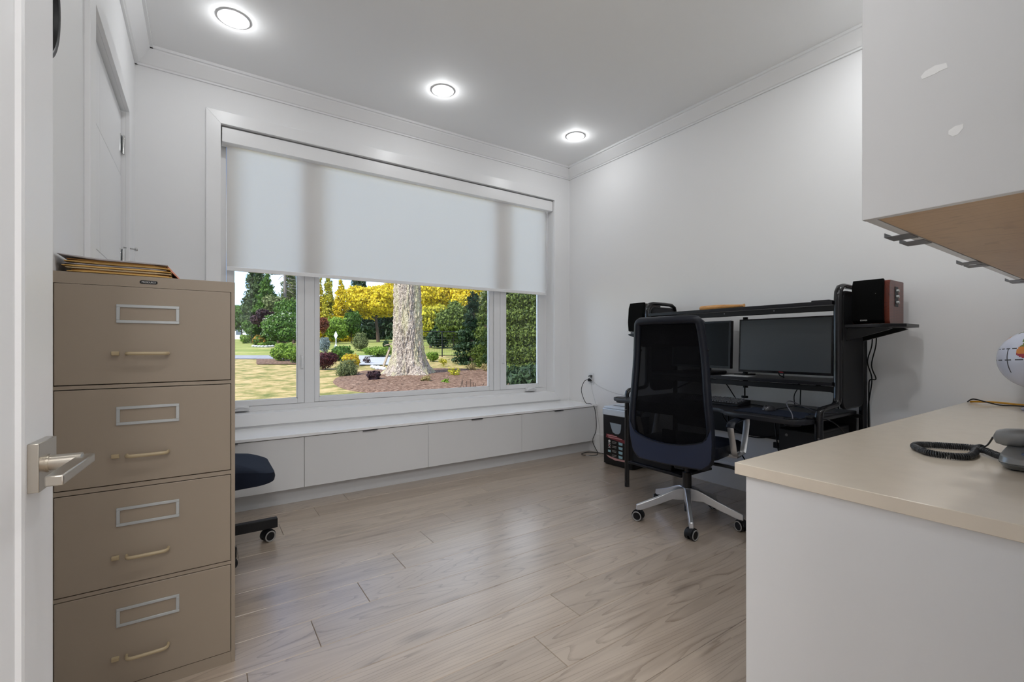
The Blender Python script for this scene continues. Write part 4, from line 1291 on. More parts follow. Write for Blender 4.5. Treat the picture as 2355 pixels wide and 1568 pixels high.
# paper shredder
SA = math.radians(3)
sh = thing('paper_shredder', (3.235, 2.895, 0), 'black paper shredder with silver top under the far side of the desk', 'shredder', rot=SA)
HW, HD, SHH = 0.182, 0.125, 0.535
ft = rrect(-HD, HD, -HW, HW, 0.035, 6)
ft2 = [(p[0], p[1] * 0.95) for p in ft]
b = MB()
n = len(ft)
vs = [(p[0], p[1], 0.012) for p in ft2] + [(p[0], p[1], 0.455) for p in ft]
b.add(vs, [(k, (k + 1) % n, n + (k + 1) % n, n + k) for k in range(n)] + [tuple(range(n))[::-1], tuple(range(n, 2 * n))])
bin_ = part('bin', b, BLACKP, sh, local=True)
part('bin_window', MB().prism([(0.082, 0.392), (-0.048, 0.388), (-0.046, 0.350), (-0.038, 0.315), (-0.018, 0.296), (0.015, 0.294), (0.048, 0.306), (0.066, 0.345)], 'x', -HD - 0.0015, -HD + 0.004), CLEARW, bin_, local=True, label='clear window of the bin')
part('head', MB().prism(rrect(-HD - 0.006, HD + 0.003, -HW - 0.004, HW + 0.004, 0.038, 6), 'z', 0.456, 0.515).prism(rrect(-HD + 0.004, HD - 0.004, -HW + 0.008, HW - 0.008, 0.034, 6), 'z', 0.515, SHH), SHRED, sh, bevel=0.006, local=True)
part('paper_slot', MB().box(-0.03, 0.0, -0.13, 0.13, SHH - 0.004, SHH + 0.0008), BLACK, sh, local=True)
part('switch', MB().box(0.05, 0.07, -0.12, -0.08, SHH - 0.001, SHH + 0.004), BLACK, sh, local=True)
st = part('sticker', MB().prism([(0.140, 0.278), (0.120, 0.285), (0.060, 0.286), (-0.030, 0.268), (-0.095, 0.250), (-0.095, 0.060), (0.020, 0.052), (0.095, 0.066), (0.128, 0.085)], 'x', -HD - 0.0010, -HD + 0.004), BLACKG, sh, local=True, label='printed sticker with red header and icons')
X0, X1 = -HD - 0.0016, -HD - 0.0008
part('sticker_header', MB().prism([(0.124, 0.282), (0.060, 0.285), (-0.028, 0.267), (-0.093, 0.249), (-0.093, 0.222), (0.128, 0.250)], 'x', X0, X1), REDP, st, local=True)
part('header_print', MB().box(X0 - 0.0004, X0, 0.00, 0.110, 0.268, 0.276).box(X0 - 0.0004, X0, -0.06, 0.100, 0.252, 0.259), PINKPR, st, local=True)
b1_, b2_, b3_, b4_ = MB(), MB(), MB(), MB()
for k in range(4):
    z = 0.213 - k * 0.040
    if k < 2:
        b1_.lathe([(0.001, X0), (0.013, X0), (0.013, X1), (0.001, X1)], (0, 0.088, z + 0.006), 'x', 16)
        b1_.box(X0, X1, 0.074, 0.102, z - 0.016, z - 0.011)
    if k == 1:
        b2_.lathe([(0.001, X0 - 0.0004), (0.010, X0 - 0.0004), (0.010, X0), (0.001, X0)], (0, 0.088, z + 0.006), 'x', 14)
    b3_.box(X0, X1, 0.005, 0.055, z + 0.004, z + 0.009).box(X0, X1, 0.008, 0.055, z - 0.008, z - 0.003)
    b4_.prism([(-0.018, z + 0.012), (-0.065, z + 0.010), (-0.062, z - 0.014), (-0.022, z - 0.012)], 'x', X0, X1)
b4_.box(X0, X1, 0.072, 0.104, 0.118, 0.138)
part('icon_print', b1_, WHITEPR, st, local=True)
part('red_icon_print', b2_, REDP, st, local=True)
part('line_print', b3_, GREYPR, st, local=True)
part('picture_print', b4_, BLUEPR, st, local=True)
part('footer_print', MB().prism([(0.124, 0.088), (0.060, 0.078), (-0.02, 0.072), (-0.093, 0.076), (-0.093, 0.060), (0.020, 0.0535), (0.093, 0.068)], 'x', X0, X1), PINKPR, st, local=True)
part('foot', MB().prism(rrect(-HD + 0.01, HD - 0.01, -HW + 0.02, HW - 0.02, 0.03, 4), 'z', 0.0, 0.0125), BLACK, sh, local=True)

# ================================================================== CORDS AND WALL OUTLET
ol = thing('wall_outlet', (XR, 3.510, 0.69), 'white wall outlet plate with two plugs above the bench', 'outlet')
part('cover_plate', MB().box(XR - 0.006, XR - 0.0005, 3.474, 3.548, 0.690, 0.808), WHITEP, ol, bevel=0.002)
part('receptacle', MB().box(XR - 0.0075, XR - 0.006, 3.494, 3.528, 0.757, 0.790).box(XR - 0.0075, XR - 0.006, 3.494, 3.528, 0.708, 0.741), mat('grey_socket', (0.25, 0.25, 0.26), 0.4), ol)
part('plug', MB().box(XR - 0.040, XR - 0.008, 3.494, 3.530, 0.722, 0.752), BLACKP, ol, bevel=0.004)
part('plug', MB().box(XR - 0.030, XR - 0.008, 3.496, 3.528, 0.764, 0.786), mat('grey_plug', (0.08, 0.08, 0.085), 0.4), ol, bevel=0.004)
def cord(pts, r, m, label, sub=8, n=6):
    return solo('cable', MB().tube(smooth_path(pts, sub), r, n), m, label, 'cord')
cord([(3.357, 3.512, 0.740), (3.34, 3.56, 0.72), (3.335, 3.60, 0.62), (3.33, 3.53, 0.50), (3.335, 3.46, 0.494), (3.335, 3.405, 0.46), (3.34, 3.385, 0.33), (3.345, 3.395, 0.22), (3.335, 3.43, 0.12), (3.34, 3.40, 0.05), (3.345, 3.37, 0.006), (3.25, 3.30, 0.0045), (3.16, 3.36, 0.0045), (3.17, 3.42, 0.0045), (3.28, 3.44, 0.0045), (3.345, 3.36, 0.0045), (3.365, 3.24, 0.0045), (3.345, 3.13, 0.0045)], 0.0034, BLACKP, 'black power cord hanging from the outlet and looped on the floor by the bench')
cord([(3.367, 3.505, 0.775), (3.34, 3.47, 0.76), (3.335, 3.35, 0.69), (3.33, 3.16, 0.642), (3.335, 2.96, 0.618), (3.342, 2.75, 0.61), (3.345, 2.55, 0.62), (3.36, 2.47, 0.63)], 0.0034, CABLEW, 'pale grey power cord running from the outlet to the desk')
cord([(3.375, 3.500, 0.752), (3.37, 3.47, 0.62), (3.372, 3.42, 0.48), (3.373, 3.37, 0.25), (3.37, 3.36, 0.10), (3.355, 3.33, 0.005), (3.28, 3.26, 0.004), (3.19, 3.30, 0.004), (3.15, 3.40, 0.004)], 0.0022, CABLEW, 'thin white cable hanging from the outlet to the floor')
for i, (ya, yb, za, zb, lab) in enumerate(((1.030, 1.083, 1.195, 0.83, 'black speaker cable nearest the counter, hanging from the near side shelf'), (1.050, 1.086, 1.195, 0.72, 'black speaker cable closest to the desk post, hanging from the near side shelf'))):
    cord([(3.32, ya, za), (3.325, ya + 0.004, 1.10), (3.34, ya + 0.030, 0.98 + 0.02 * i), (3.345, ya + 0.010, 0.90), (3.35, yb - 0.012, zb + 0.06), (3.37, yb, zb), (3.372, yb, 0.60)], 0.0036, BLACKP, lab)
cord([(3.12, 1.46, 0.915), (3.14, 1.46, 0.88), (3.345, 1.465, 0.84), (3.348, 1.46, 0.72), (3.35, 1.46, 0.62)], 0.004, BLACKP, 'black monitor cable dropping behind the desk below the large screen')
cord([(3.12, 1.49, 0.915), (3.16, 1.49, 0.895), (3.345, 1.47, 0.84), (3.35, 1.50, 0.75), (3.348, 1.485, 0.64)], 0.0032, BLACKP, 'thin black monitor cable beside the thicker one below the large screen')
cord([(3.30, 1.225, 0.83), (3.34, 1.225, 0.82), (3.348, 1.235, 0.74), (3.35, 1.24, 0.63)], 0.0035, BLACKP, 'black cable near the brace at the near end of the desk')
cord([(3.20, 1.92, 0.832), (3.22, 1.90, 0.80), (3.16, 1.80, 0.716), (3.10, 1.74, 0.7045), (3.06, 1.65, 0.7045), (3.02, 1.53, 0.7045)], 0.0035, BLACKP, 'black keyboard cable curling over the back of the desk top')
cord([(2.925, 1.42, 0.706), (2.98, 1.40, 0.71), (3.02, 1.33, 0.73), (3.05, 1.28, 0.712), (3.10, 1.26, 0.7045), (3.15, 1.33, 0.7045), (3.17, 1.42, 0.7045)], 0.0026, BLACKP, 'thin mouse cable looping behind the mouse')
cord([(2.662, 1.200, 0.676), (2.685, 1.212, 0.72), (2.75, 1.27, 0.765), (2.84, 1.29, 0.775), (2.93, 1.25, 0.735), (3.02, 1.21, 0.7045), (3.10, 1.15, 0.7045)], 0.003, mat('grey_cable', (0.10, 0.10, 0.12), 0.4), 'grey cable rising from the cup holder in an arch')
cord([(2.90, 1.22, 0.705), (2.80, 1.14, 0.7045), (2.76, 1.06, 0.700), (2.82, 1.035, 0.66), (2.95, 1.05, 0.58), (3.02, 1.06, 0.45), (3.03, 1.06, 0.32)], 0.0032, BLACKP, 'black cable slung over the near edge of the desk')
for i, (p, lab) in enumerate((([(3.31, 2.02, 0.70), (3.30, 1.98, 0.55), (3.28, 1.85, 0.46), (3.29, 1.72, 0.44), (3.305, 1.60, 0.47), (3.31, 1.52, 0.52)], 'black cable sagging under the desk behind the armrest'),
                            ([(3.30, 1.95, 0.66), (3.25, 1.90, 0.45), (3.24, 1.80, 0.30), (3.26, 1.70, 0.16), (3.28, 1.62, 0.10)], 'black cable slanting to the floor behind the armrest'),
                            ([(3.28, 1.60, 0.66), (3.24, 1.56, 0.45), (3.25, 1.53, 0.25), (3.27, 1.52, 0.05)], 'black cable hanging straight beside the computer tower'),
                            ([(3.28, 1.56, 0.66), (3.25, 1.54, 0.45), (3.24, 1.50, 0.28), (3.28, 1.45, 0.08)], 'black cable leaning against the back of the computer tower'))):
    cord(p, 0.0045, BLACKP, lab)
solo('power_adapter', MB().box(3.30, 3.318, 1.575, 1.615, 0.385, 0.425), BLACKP, 'small black power adapter hanging among the cables under the desk', 'adapter', bevel=0.003)

# ================================================================== THINGS ON THE COUNTER
cord([(3.385, 0.640, 0.800), (3.36, 0.60, 0.806), (3.365, 0.54, 0.808), (3.382, 0.48, 0.804), (3.385, 0.30, 0.800), (3.38, 0.12, 0.800)], 0.005, YELLOW, 'yellow cord lying along the wall on the counter')
cord([(3.390, 0.652, 0.799), (3.352, 0.622, 0.818), (3.325, 0.565, 0.808), (3.33, 0.52, 0.799), (3.345, 0.45, 0.800), (3.33, 0.30, 0.799), (3.30, 0.15, 0.799)], 0.0034, BLACKP, 'black cord lying beside the yellow cord on the counter')

# globe
GC, GR = Vector((3.175, 0.372, 1.035)), 0.138
gl = thing('desk_globe', (GC.x, GC.y, CT), 'white political world globe on a grey stand on the counter', 'globe')
polys = {
 'africa_n': ([(-13, 26), (-10, 29), (-6, 35.5), (10, 37), (11, 33), (20, 31), (32, 31), (35, 25), (10, 24)], 0),
 'sahel': ([(-17, 14), (-16, 21), (-13, 26), (10, 24), (35, 25), (38, 18), (43, 12), (30, 13), (14, 13), (0, 12), (-12, 12)], 1),
 'africa_w': ([(-17, 14), (-12, 12), (0, 12), (14, 13), (14, 5), (9, 4), (4, 6), (-4, 5), (-8, 4.5), (-13, 8)], 2),
 'africa_c': ([(9, 4), (14, 5), (14, 13), (30, 13), (43, 12), (51, 11), (42, -1), (39, -6), (30, -8), (20, -7), (12, -6), (9, 0)], 2),
 'africa_s': ([(12, -6), (20, -7), (30, -8), (39, -6), (40, -15), (35, -22), (32, -28), (27, -34), (19, -35), (17, -30), (13, -20), (13.5, -12)], 3),
 'iberia': ([(-9, 37), (-9, 43), (-1, 43.5), (3, 42), (0, 38), (-5, 36)], 4),
 'france': ([(-4, 48), (2, 51), (8, 49), (7, 44), (3, 43), (-1, 44)], 1),
 'britain': ([(-5, 50), (1, 51), (0, 54), (-3, 58), (-6, 57), (-4, 53)], 2),
 'europe': ([(8, 49), (7, 44), (14, 45), (20, 40), (26, 41), (30, 46), (40, 47), (50, 52), (45, 66), (28, 70), (15, 68), (6, 61), (10, 55)], 5),
 'greenland': ([(-45, 60), (-53, 66), (-68, 77), (-40, 83), (-18, 78), (-24, 70), (-38, 65)], 0),
 'n_america': ([(-125, 48), (-117, 32), (-105, 20), (-90, 18), (-97, 27), (-82, 27), (-75, 36), (-55, 50), (-65, 60), (-90, 68), (-130, 70), (-165, 66), (-150, 60)], 1),
 'asia': ([(50, 52), (45, 66), (80, 73), (140, 72), (175, 66), (140, 50), (122, 38), (120, 25), (105, 12), (95, 20), (80, 8), (72, 20), (60, 25), (48, 30), (40, 40)], 3),
 'australia': ([(114, -22), (130, -12), (142, -11), (153, -28), (146, -39), (130, -32), (115, -34)], 2)}
GCOL = [mat('globe_olive', lin(120, 122, 70), 0.25), mat('globe_orange', lin(206, 128, 56), 0.25), mat('globe_red', lin(160, 56, 66), 0.25), mat('globe_mauve', lin(166, 120, 166), 0.25), mat('globe_green', lin(96, 120, 62), 0.25), mat('globe_tan', lin(170, 130, 96), 0.25)]
SEA = mat('globe_sea', lin(206, 210, 226), 0.22)
INK = mat('globe_ink', (0.05, 0.05, 0.06), 0.4)
def inpoly(x, y, P):
    c = False
    for i in range(len(P)):
        x1, y1 = P[i]
        x2, y2 = P[i - 1]
        if (y1 > y) != (y2 > y) and x < (x2 - x1) * (y - y1) / (y2 - y1) + x1:
            c = not c
    return c
NU, NV = 180, 90
vs, fs, mi = [], [], []
lon0 = math.radians(172)           # turns the Atlantic towards the doorway
for j in range(NV + 1):
    la = math.radians(-90 + 180 * j / NV)
    for i in range(NU):
        lo_ = math.radians(-180 + 360 * i / NU)
        vs.append((GR * math.cos(la) * math.cos(lo_), GR * math.cos(la) * math.sin(lo_), GR * math.sin(la)))
for j in range(NV):
    for i in range(NU):
        fs.append((j * NU + i, j * NU + (i + 1) % NU, (j + 1) * NU + (i + 1) % NU, (j + 1) * NU + i))
        lo_, la = -180 + 360 * (i + 0.5) / NU, -90 + 180 * (j + 0.5) / NV
        k = 0
        for nm, (P, c) in polys.items():
            if inpoly(lo_, la, P):
                k = c + 1
                break
        if k == 0 and (abs(la - 1) < 0.9 and i % 9 < 6 or abs(la - 23) < 0.6 and i % 6 < 4 or abs(lo_ + 31) < 0.6 and -25 < la < 25):
            k = 7
        mi.append(k)
me = bpy.data.meshes.new('globe_ball')
me.from_pydata(vs, [], fs)
for m_ in [SEA] + GCOL + [INK]:
    me.materials.append(m_)
me.polygons.foreach_set('material_index', mi)
me.shade_smooth()
gb = bpy.data.objects.new('globe_ball', me)
COL.objects.link(gb)
gb.parent = gl
gb.location = (0, 0, GC.z - CT)
gb.rotation_euler = (math.radians(4), 0, lon0)
OFF['globe_ball'] = OFF[gl.name]
ax_t = math.radians(4)
axd = Vector((0, -math.sin(ax_t), math.cos(ax_t)))
side = Vector((0.45, -0.9, 0))
side = (side - axd * side.dot(axd)).normalized()
part('meridian_arm', MB().tube([GC + (axd * math.cos(a) + side * math.sin(a)) * (GR + 0.012) for a in np.linspace(0.0, PI, 25)], 0.009, 8, flat=0.004, up=tuple(axd.cross(side))), GREYPH2, gl)
part('axis_pin', MB().cyl(GC + axd * (GR - 0.002), GC + axd * (GR + 0.018), 0.006, n=12).cyl(GC - axd * (GR - 0.002), GC - axd * (GR + 0.018), 0.006, n=12), STEEL, gl)
part('stand_base', MB().lathe([(0.082, 0.0005), (0.084, 0.006), (0.076, 0.014), (0.040, 0.022), (0.016, 0.028), (0.013, 0.075), (0.012, 0.09)], (GC.x + 0.035, GC.y - 0.02, CT), n=40), mat('lilac_grey_plastic', lin(150, 150, 168), 0.3), gl)

# telephone with coiled cord
ph = thing('telephone', (1.70, 0.15, CT), 'grey corded desk telephone at the right end of the view on the counter', 'telephone')
PX0, PX1, PY0, PY1 = 1.615, 1.845, 0.045, 0.262
outl = rrect(PX0, PX1, PY0, PY1, 0.035, 8)
def wedge(z_lo, f_lo, z_hi_front, z_hi_back, s=1.0):
    cx_, cy_ = (PX0 + PX1) / 2, (PY0 + PY1) / 2
    n = len(outl)
    lo_ = [(cx_ + (p[0] - cx_) * f_lo, cy_ + (p[1] - cy_) * f_lo, z_lo) for p in outl]
    hi_ = [(cx_ + (p[0] - cx_) * s, cy_ + (p[1] - cy_) * s, z_hi_front + (z_hi_back - z_hi_front) * (p[0] - PX0) / (PX1 - PX0)) for p in outl]
    return MB().add(lo_ + hi_, [(k, (k + 1) % n, n + (k + 1) % n, n + k) for k in range(n)] + [tuple(range(n))[::-1], tuple(range(n, 2 * n))])
body = part('phone_body', wedge(CT + 0.004, 0.93, CT + 0.016, CT + 0.030), GREYPH, ph, bevel=0.002)
up_ = wedge(CT + 0.016, 1.0, CT + 0.033, CT + 0.060, 0.97)
up_.v = [(v[0], v[1], v[2] + (0.014 * (v[0] - PX0) / (PX1 - PX0) if v[2] < CT + 0.0165 else 0)) for v in up_.v]
part('phone_top', up_, GREYPH2, ph, bevel=0.003)
for ix, iy in ((PX0 + 0.03, PY1 - 0.03), (PX0 + 0.03, PY0 + 0.03), (PX1 - 0.03, PY1 - 0.03), (PX1 - 0.03, PY0 + 0.03)):
    part('foot', MB().cyl((ix, iy, CT), (ix, iy, CT + 0.006), 0.008, n=12), BLACKP, ph)
def topz(x): return CT + 0.033 + 0.027 * (x - PX0) / (PX1 - PX0)
for r in range(4):
    for c in range(3):
        x, y = PX0 + 0.030 + r * 0.020, 0.155 - c * 0.026
        part('key', MB().prism(rrect(x - 0.006, x + 0.006, y - 0.009, y + 0.009, 0.004, 3), 'z', topz(x) - 0.002, topz(x) + 0.004), SILVERP, ph, bevel=0.001)
part('navigation_button', MB().lathe([(0.001, 0.004), (0.009, 0.003), (0.010, -0.002), (0.001, -0.002)], (PX0 + 0.045, 0.215, topz(PX0 + 0.045)), n=20), mat('blue_grey_button', (0.06, 0.08, 0.14), 0.3), ph)
# handset lies across the back part, running along y away from the camera wall
hs = []
prof = [(0.283, 0.052, 0.006, 0.012), (0.278, 0.053, 0.017, 0.020), (0.262, 0.054, 0.0225, 0.024), (0.235, 0.056, 0.0235, 0.024), (0.205, 0.064, 0.017, 0.021), (0.175, 0.070, 0.0135, 0.018), (0.13, 0.071, 0.0135, 0.018), (0.10, 0.068, 0.016, 0.021), (0.075, 0.060, 0.0225, 0.024), (0.05, 0.058, 0.022, 0.023), (0.036, 0.057, 0.008, 0.014)]
hx_ = 1.735
n = 16
vs = []
for y, zc_, hz_, hw_ in prof:
    for k in range(n):
        a = 2 * PI * k / n
        ca, sa = math.cos(a), math.sin(a)
        vs.append((hx_ + hw_ * math.copysign(abs(ca) ** 0.75, ca), y, CT + zc_ + 0.012 + hz_ * math.copysign(abs(sa) ** 0.75, sa)))
m_ = len(prof)
b = MB().add(vs, [(i * n + k, i * n + (k + 1) % n, (i + 1) * n + (k + 1) % n, (i + 1) * n + k) for i in range(m_ - 1) for k in range(n)] + [tuple(range(n))[::-1], tuple((m_ - 1) * n + k for k in range(n))])
part('handset', b, GREYPH2, ph)
# coiled cord
path = smooth_path([(1.745, 0.287, CT + 0.060), (1.78, 0.305, CT + 0.030), (1.83, 0.335, CT + 0.012), (1.842, 0.350, CT + 0.0095), (1.82, 0.385, CT + 0.0095), (1.79, 0.425, CT + 0.0095), (1.765, 0.446, CT + 0.0095), (1.73, 0.446, CT + 0.0095), (1.69, 0.424, CT + 0.0095), (1.655, 0.392, CT + 0.0095), (1.655, 0.355, CT + 0.0095), (1.68, 0.327, CT + 0.0095), (1.735, 0.322, CT + 0.0095), (1.795, 0.328, CT + 0.012), (1.795, 0.312, CT + 0.014), (1.76, 0.285, CT + 0.012), (1.735, 0.262, CT + 0.012)], 40)
P = [Vector(p) for p in path]
cum = [0]
for i in range(1, len(P)):
    cum.append(cum[-1] + (P[i] - P[i - 1]).length)
tot = cum[-1]
N = 2600
coil = []
xs_, ys_, zs_ = [[p[k] for p in P] for k in range(3)]
S = np.linspace(0, tot, N)
cx_, cy_, cz_ = np.interp(S, cum, xs_), np.interp(S, cum, ys_), np.interp(S, cum, zs_)
prev = Vector((0, 0, 1))
start = 0.075
for i in range(N):
    j0, j1 = max(0, i - 3), min(N - 1, i + 3)
    t_ = Vector((cx_[j1] - cx_[j0], cy_[j1] - cy_[j0], cz_[j1] - cz_[j0])).normalized()
    u = (prev - t_ * prev.dot(t_)).normalized()
    prev = u
    w_ = t_.cross(u)
    rr_ = 0.0072 * min(1, max(0, (S[i] - start) / 0.006)) * min(1, max(0, (tot - 0.004 - S[i]) / 0.005))
    an = S[i] / 0.0050 * 2 * PI
    coil.append(Vector((cx_[i], cy_[i], cz_[i])) + u * (rr_ * math.cos(an)) + w_ * (rr_ * math.sin(an)))
part('coiled_cord', MB().tube(coil, 0.0021, 6), CORDG, ph, fix=False)

# ================================================================== THE GARDEN BEYOND THE WINDOW
# the plot rises gently away from the house; AX is the way it rises, AL runs across it
AX, AL = Vector((0.5617, 0.8274, 0)), Vector((0.8274, -0.5617, 0))
GD = [0, 6, 10, 15, 25, 35, 60, 120, 200]
GZ = [-0.30, -0.20, -0.10, 0.04, 0.386, 0.80, 1.60, 3.0, 4.5]
def gz(d): return float(np.interp(d, GD, GZ))
def spot(k, d, dz=0.0):
    """d metres up the slope, k*d metres across it"""
    p = AX * d + AL * (k * d)
    return Vector((p.x, p.y, gz(d) + dz))

def ground_mat(name, cols, scale, rough=0.9, bump=0.5, bscale=30.0):
    def f(n, l):
        tc = n.new('ShaderNodeTexCoord')
        no = n.new('ShaderNodeTexNoise')
        no.inputs['Scale'].default_value = scale
        no.inputs['Detail'].default_value = 9
        no.inputs['Roughness'].default_value = 0.65
        l.new(tc.outputs['Object'], no.inputs['Vector'])
        r = n.new('ShaderNodeValToRGB')
        e = r.color_ramp.elements
        e[0].position, e[0].color = cols[0][0], (*cols[0][1], 1)
        e[1].position, e[1].color = cols[-1][0], (*cols[-1][1], 1)
        for p_, c_ in cols[1:-1]:
            x = e.new(p_)
            x.color = (*c_, 1)
        l.new(no.outputs['Fac'], r.inputs[0])
        n2 = n.new('ShaderNodeTexNoise')
        n2.inputs['Scale'].default_value = bscale
        n2.inputs['Detail'].default_value = 5
        l.new(tc.outputs['Object'], n2.inputs['Vector'])
        b = n.new('ShaderNodeBump')
        b.inputs['Strength'].default_value = bump
        b.inputs['Distance'].default_value = 0.05
        l.new(n2.outputs['Fac'], b.inputs['Height'])
        p = n.new('ShaderNodeBsdfPrincipled')
        p.inputs['Roughness'].default_value = rough
        p.inputs['Specular IOR Level'].default_value = 0.1
        hm = n.new('ShaderNodeMix')
        hm.data_type = 'RGBA'
        hm.blend_type = 'MULTIPLY'
        hm.inputs[0].default_value = 0.55
        r2 = n.new('ShaderNodeValToRGB')
        r2.color_ramp.elements[0].position = 0.3
        r2.color_ramp.elements[0].color = (0.45, 0.45, 0.45, 1)
        r2.color_ramp.elements[1].position = 0.6
        l.new(n2.outputs['Fac'], r2.inputs[0])
        l.new(r.outputs[0], hm.inputs[6])
        l.new(r2.outputs[0], hm.inputs[7])
        l.new(hm.outputs[2], p.inputs['Base Color'])
        l.new(b.outputs[0], p.inputs['Normal'])
        return p.outputs[0]
    return mix_shader(name, f)

LAWN = ground_mat('dry_lawn', [(0.34, (0.17, 0.19, 0.055)), (0.46, (0.33, 0.29, 0.10)), (0.54, (0.54, 0.40, 0.18)), (0.68, (0.64, 0.48, 0.25))], 2.2, bscale=60)
LAWNF = ground_mat('green_lawn', [(0.3, (0.15, 0.22, 0.04)), (0.55, (0.33, 0.34, 0.10)), (0.72, (0.50, 0.44, 0.19))], 0.3, bscale=8)
MULCH = ground_mat('bark_mulch', [(0.32, (0.07, 0.04, 0.025)), (0.52, (0.24, 0.145, 0.10)), (0.68, (0.40, 0.28, 0.20))], 11.0, bump=1.0, bscale=18)
ROAD = ground_mat('asphalt', [(0.3, (0.28, 0.28, 0.30)), (0.7, (0.36, 0.36, 0.38))], 3.0, bump=0.1)
PAVE = ground_mat('concrete_path', [(0.3, (0.40, 0.41, 0.43)), (0.7, (0.52, 0.52, 0.53))], 2.0, bump=0.1)

ds = [4.6, 6, 8, 10, 12, 15, 18, 21, 25, 30, 35, 42, 50, 60, 80, 120, 200]
ks = list(np.linspace(-1.6, 1.2, 29))
def sheet(d0, d1, k0, k1, dz, nd=14, nk=16):
    rows = []
    for i in range(nd + 1):
        d = d0 + (d1 - d0) * i / nd
        rows.append([tuple(spot(k0 + (k1 - k0) * j / nk, d, dz)) for j in range(nk + 1)])
    return MB().grid(rows)
rows = []
for d in ds:
    rows.append([tuple(spot(k, d)) for k in ks])
# keep the plot outside the house: rows near the wall are pushed out to it
rows = [[(p[0], max(p[1], YW + 0.22), p[2]) for p in r] for r in rows]
struct('ground_lawn', MB().grid(rows), LAWN, 'dry tan and green lawn outside the window')
struct('ground_far_lawn', sheet(27.2, 110, -1.3, 0.6, 0.03, 20, 18), LAWNF, 'greener lawn beyond the road')
struct('ground_road', sheet(24.2, 27.2, -1.4, -0.43, 0.035, 4, 10), ROAD, 'grey asphalt driveway across the lawn')
struct('ground_path', sheet(20.0, 27.0, -0.335, -0.20, 0.04, 6, 6), PAVE, 'pale concrete garden path')
bed = [(-0.393, 13.6), (-0.382, 12.5), (-0.352, 11.6), (-0.30, 11.1), (-0.20, 10.8), (-0.10, 10.9), (-0.03, 11.6), (0.02, 13.0), (0.03, 16.5), (-0.05, 17.8), (-0.15, 18.2), (-0.25, 18.4), (-0.33, 17.0), (-0.38, 15.2)]
cb = (-0.18, 14.5)
b = MB()
ringo = smooth_path([(k, d, 0) for k, d in bed + [bed[0]]], 4)[:-1]
vs = []
for s_, dz in ((1.0, 0.005), (0.96, 0.05), (0.8, 0.09), (0.5, 0.12), (0.2, 0.14)):
    vs += [tuple(spot(cb[0] + (p.x - cb[0]) * s_, cb[1] + (p.y - cb[1]) * s_, dz + (0.012 * math.sin(i * 2.3 + s_ * 30) if s_ < 1 else 0))) for i, p in enumerate(ringo)]
n = len(ringo)
b.add(vs, [(j * n + k, j * n + (k + 1) % n, (j + 1) * n + (k + 1) % n, (j + 1) * n + k) for j in range(4) for k in range(n)] + [tuple(4 * n + k for k in range(n))])
struct('ground_mulch_bed', b, MULCH, 'brown bark mulch bed around the big tree')
struct('ground_mulch_strip', sheet(20.5, 24.0, -0.56, -0.40, 0.04, 4, 8), MULCH, 'brown mulch under the shrubs by the driveway')

# --- foliage generators
RNG = np.random.default_rng(7)
def leaf_mesh(name, pos, nrm, size, aspect=0.55, droop=0.0):
    N = len(pos)
    nr = nrm + RNG.normal(0, 0.55, (N, 3))
    nr /= np.linalg.norm(nr, axis=1, keepdims=True) + 1e-9
    a = RNG.normal(0, 1, (N, 3))
    a[:, 2] -= droop
    a -= nr * (a * nr).sum(1, keepdims=True)
    a /= np.linalg.norm(a, axis=1, keepdims=True) + 1e-9
    c = np.cross(nr, a)
    s = (size * RNG.uniform(0.6, 1.35, (N, 1)))
    V = np.empty((N, 4, 3))
    V[:, 0] = pos - a * s
    V[:, 1] = pos + c * s * aspect + nr * s * 0.15
    V[:, 2] = pos + a * s
    V[:, 3] = pos - c * s * aspect + nr * s * 0.15
    me = bpy.data.meshes.new(name)
    me.vertices.add(N * 4)
    me.vertices.foreach_set('co', V.reshape(-1).astype(np.float32))
    me.loops.add(N * 4)
    me.loops.foreach_set('vertex_index', np.arange(N * 4, dtype=np.int32))
    me.polygons.add(N)
    me.polygons.foreach_set('loop_start', np.arange(0, N * 4, 4, dtype=np.int32))
    me.update(calc_edges=True)
    return me
def blob_points(blobs, N, shell=0.33):
    w = np.array([(b_[1][0] * b_[1][1] * b_[1][2]) ** 0.667 for b_ in blobs])
    idx = RNG.choice(len(blobs), N, p=w / w.sum())
    C = np.array([b_[0] for b_ in blobs])[idx]
    R = np.array([b_[1] for b_ in blobs])[idx]
    d = RNG.normal(0, 1, (N, 3))
    d /= np.linalg.norm(d, axis=1, keepdims=True)
    r = RNG.uniform(0, 1, (N, 1)) ** shell
    # clumpy surface
    lump = 1 + 0.16 * np.sin(d[:, :1] * 9 + idx[:, None]) * np.sin(d[:, 1:2] * 8 + 1) + 0.12 * np.sin(d[:, 2:3] * 11 + idx[:, None] * 2)
    return C + d * R * r * lump, d
def foliage(parent, blobs, N, size, m, name='foliage', aspect=0.55, droop=0.0, shell=0.33, floor_d=None):
    off = np.array(OFF[parent.name])
    pos, d = blob_points(blobs, N, shell)
    if floor_d is not None:
        pos[:, 2] = np.maximum(pos[:, 2], floor_d + 0.01)
    me = leaf_mesh(name, pos - off, d, size, aspect, droop)
    me.materials.append(m)
    o = bpy.data.objects.new(name, me)
    COL.objects.link(o)
    o.parent = parent
    OFF[o.name] = tuple(off)
    return o
def trunk(parent, base, top, r0, r1, m, name='trunk'):
    base, top = Vector(base), Vector(top)
    pts = [base.lerp(top, t) + Vector((0.03 * math.sin(t * 9), 0.03 * math.cos(t * 7), 0)) * r0 * 4 for t in np.linspace(0, 1, 8)]
    return part(name, MB().tube(pts, [r0 + (r1 - r0) * t for t in np.linspace(0, 1, 8)], 10), m, parent)

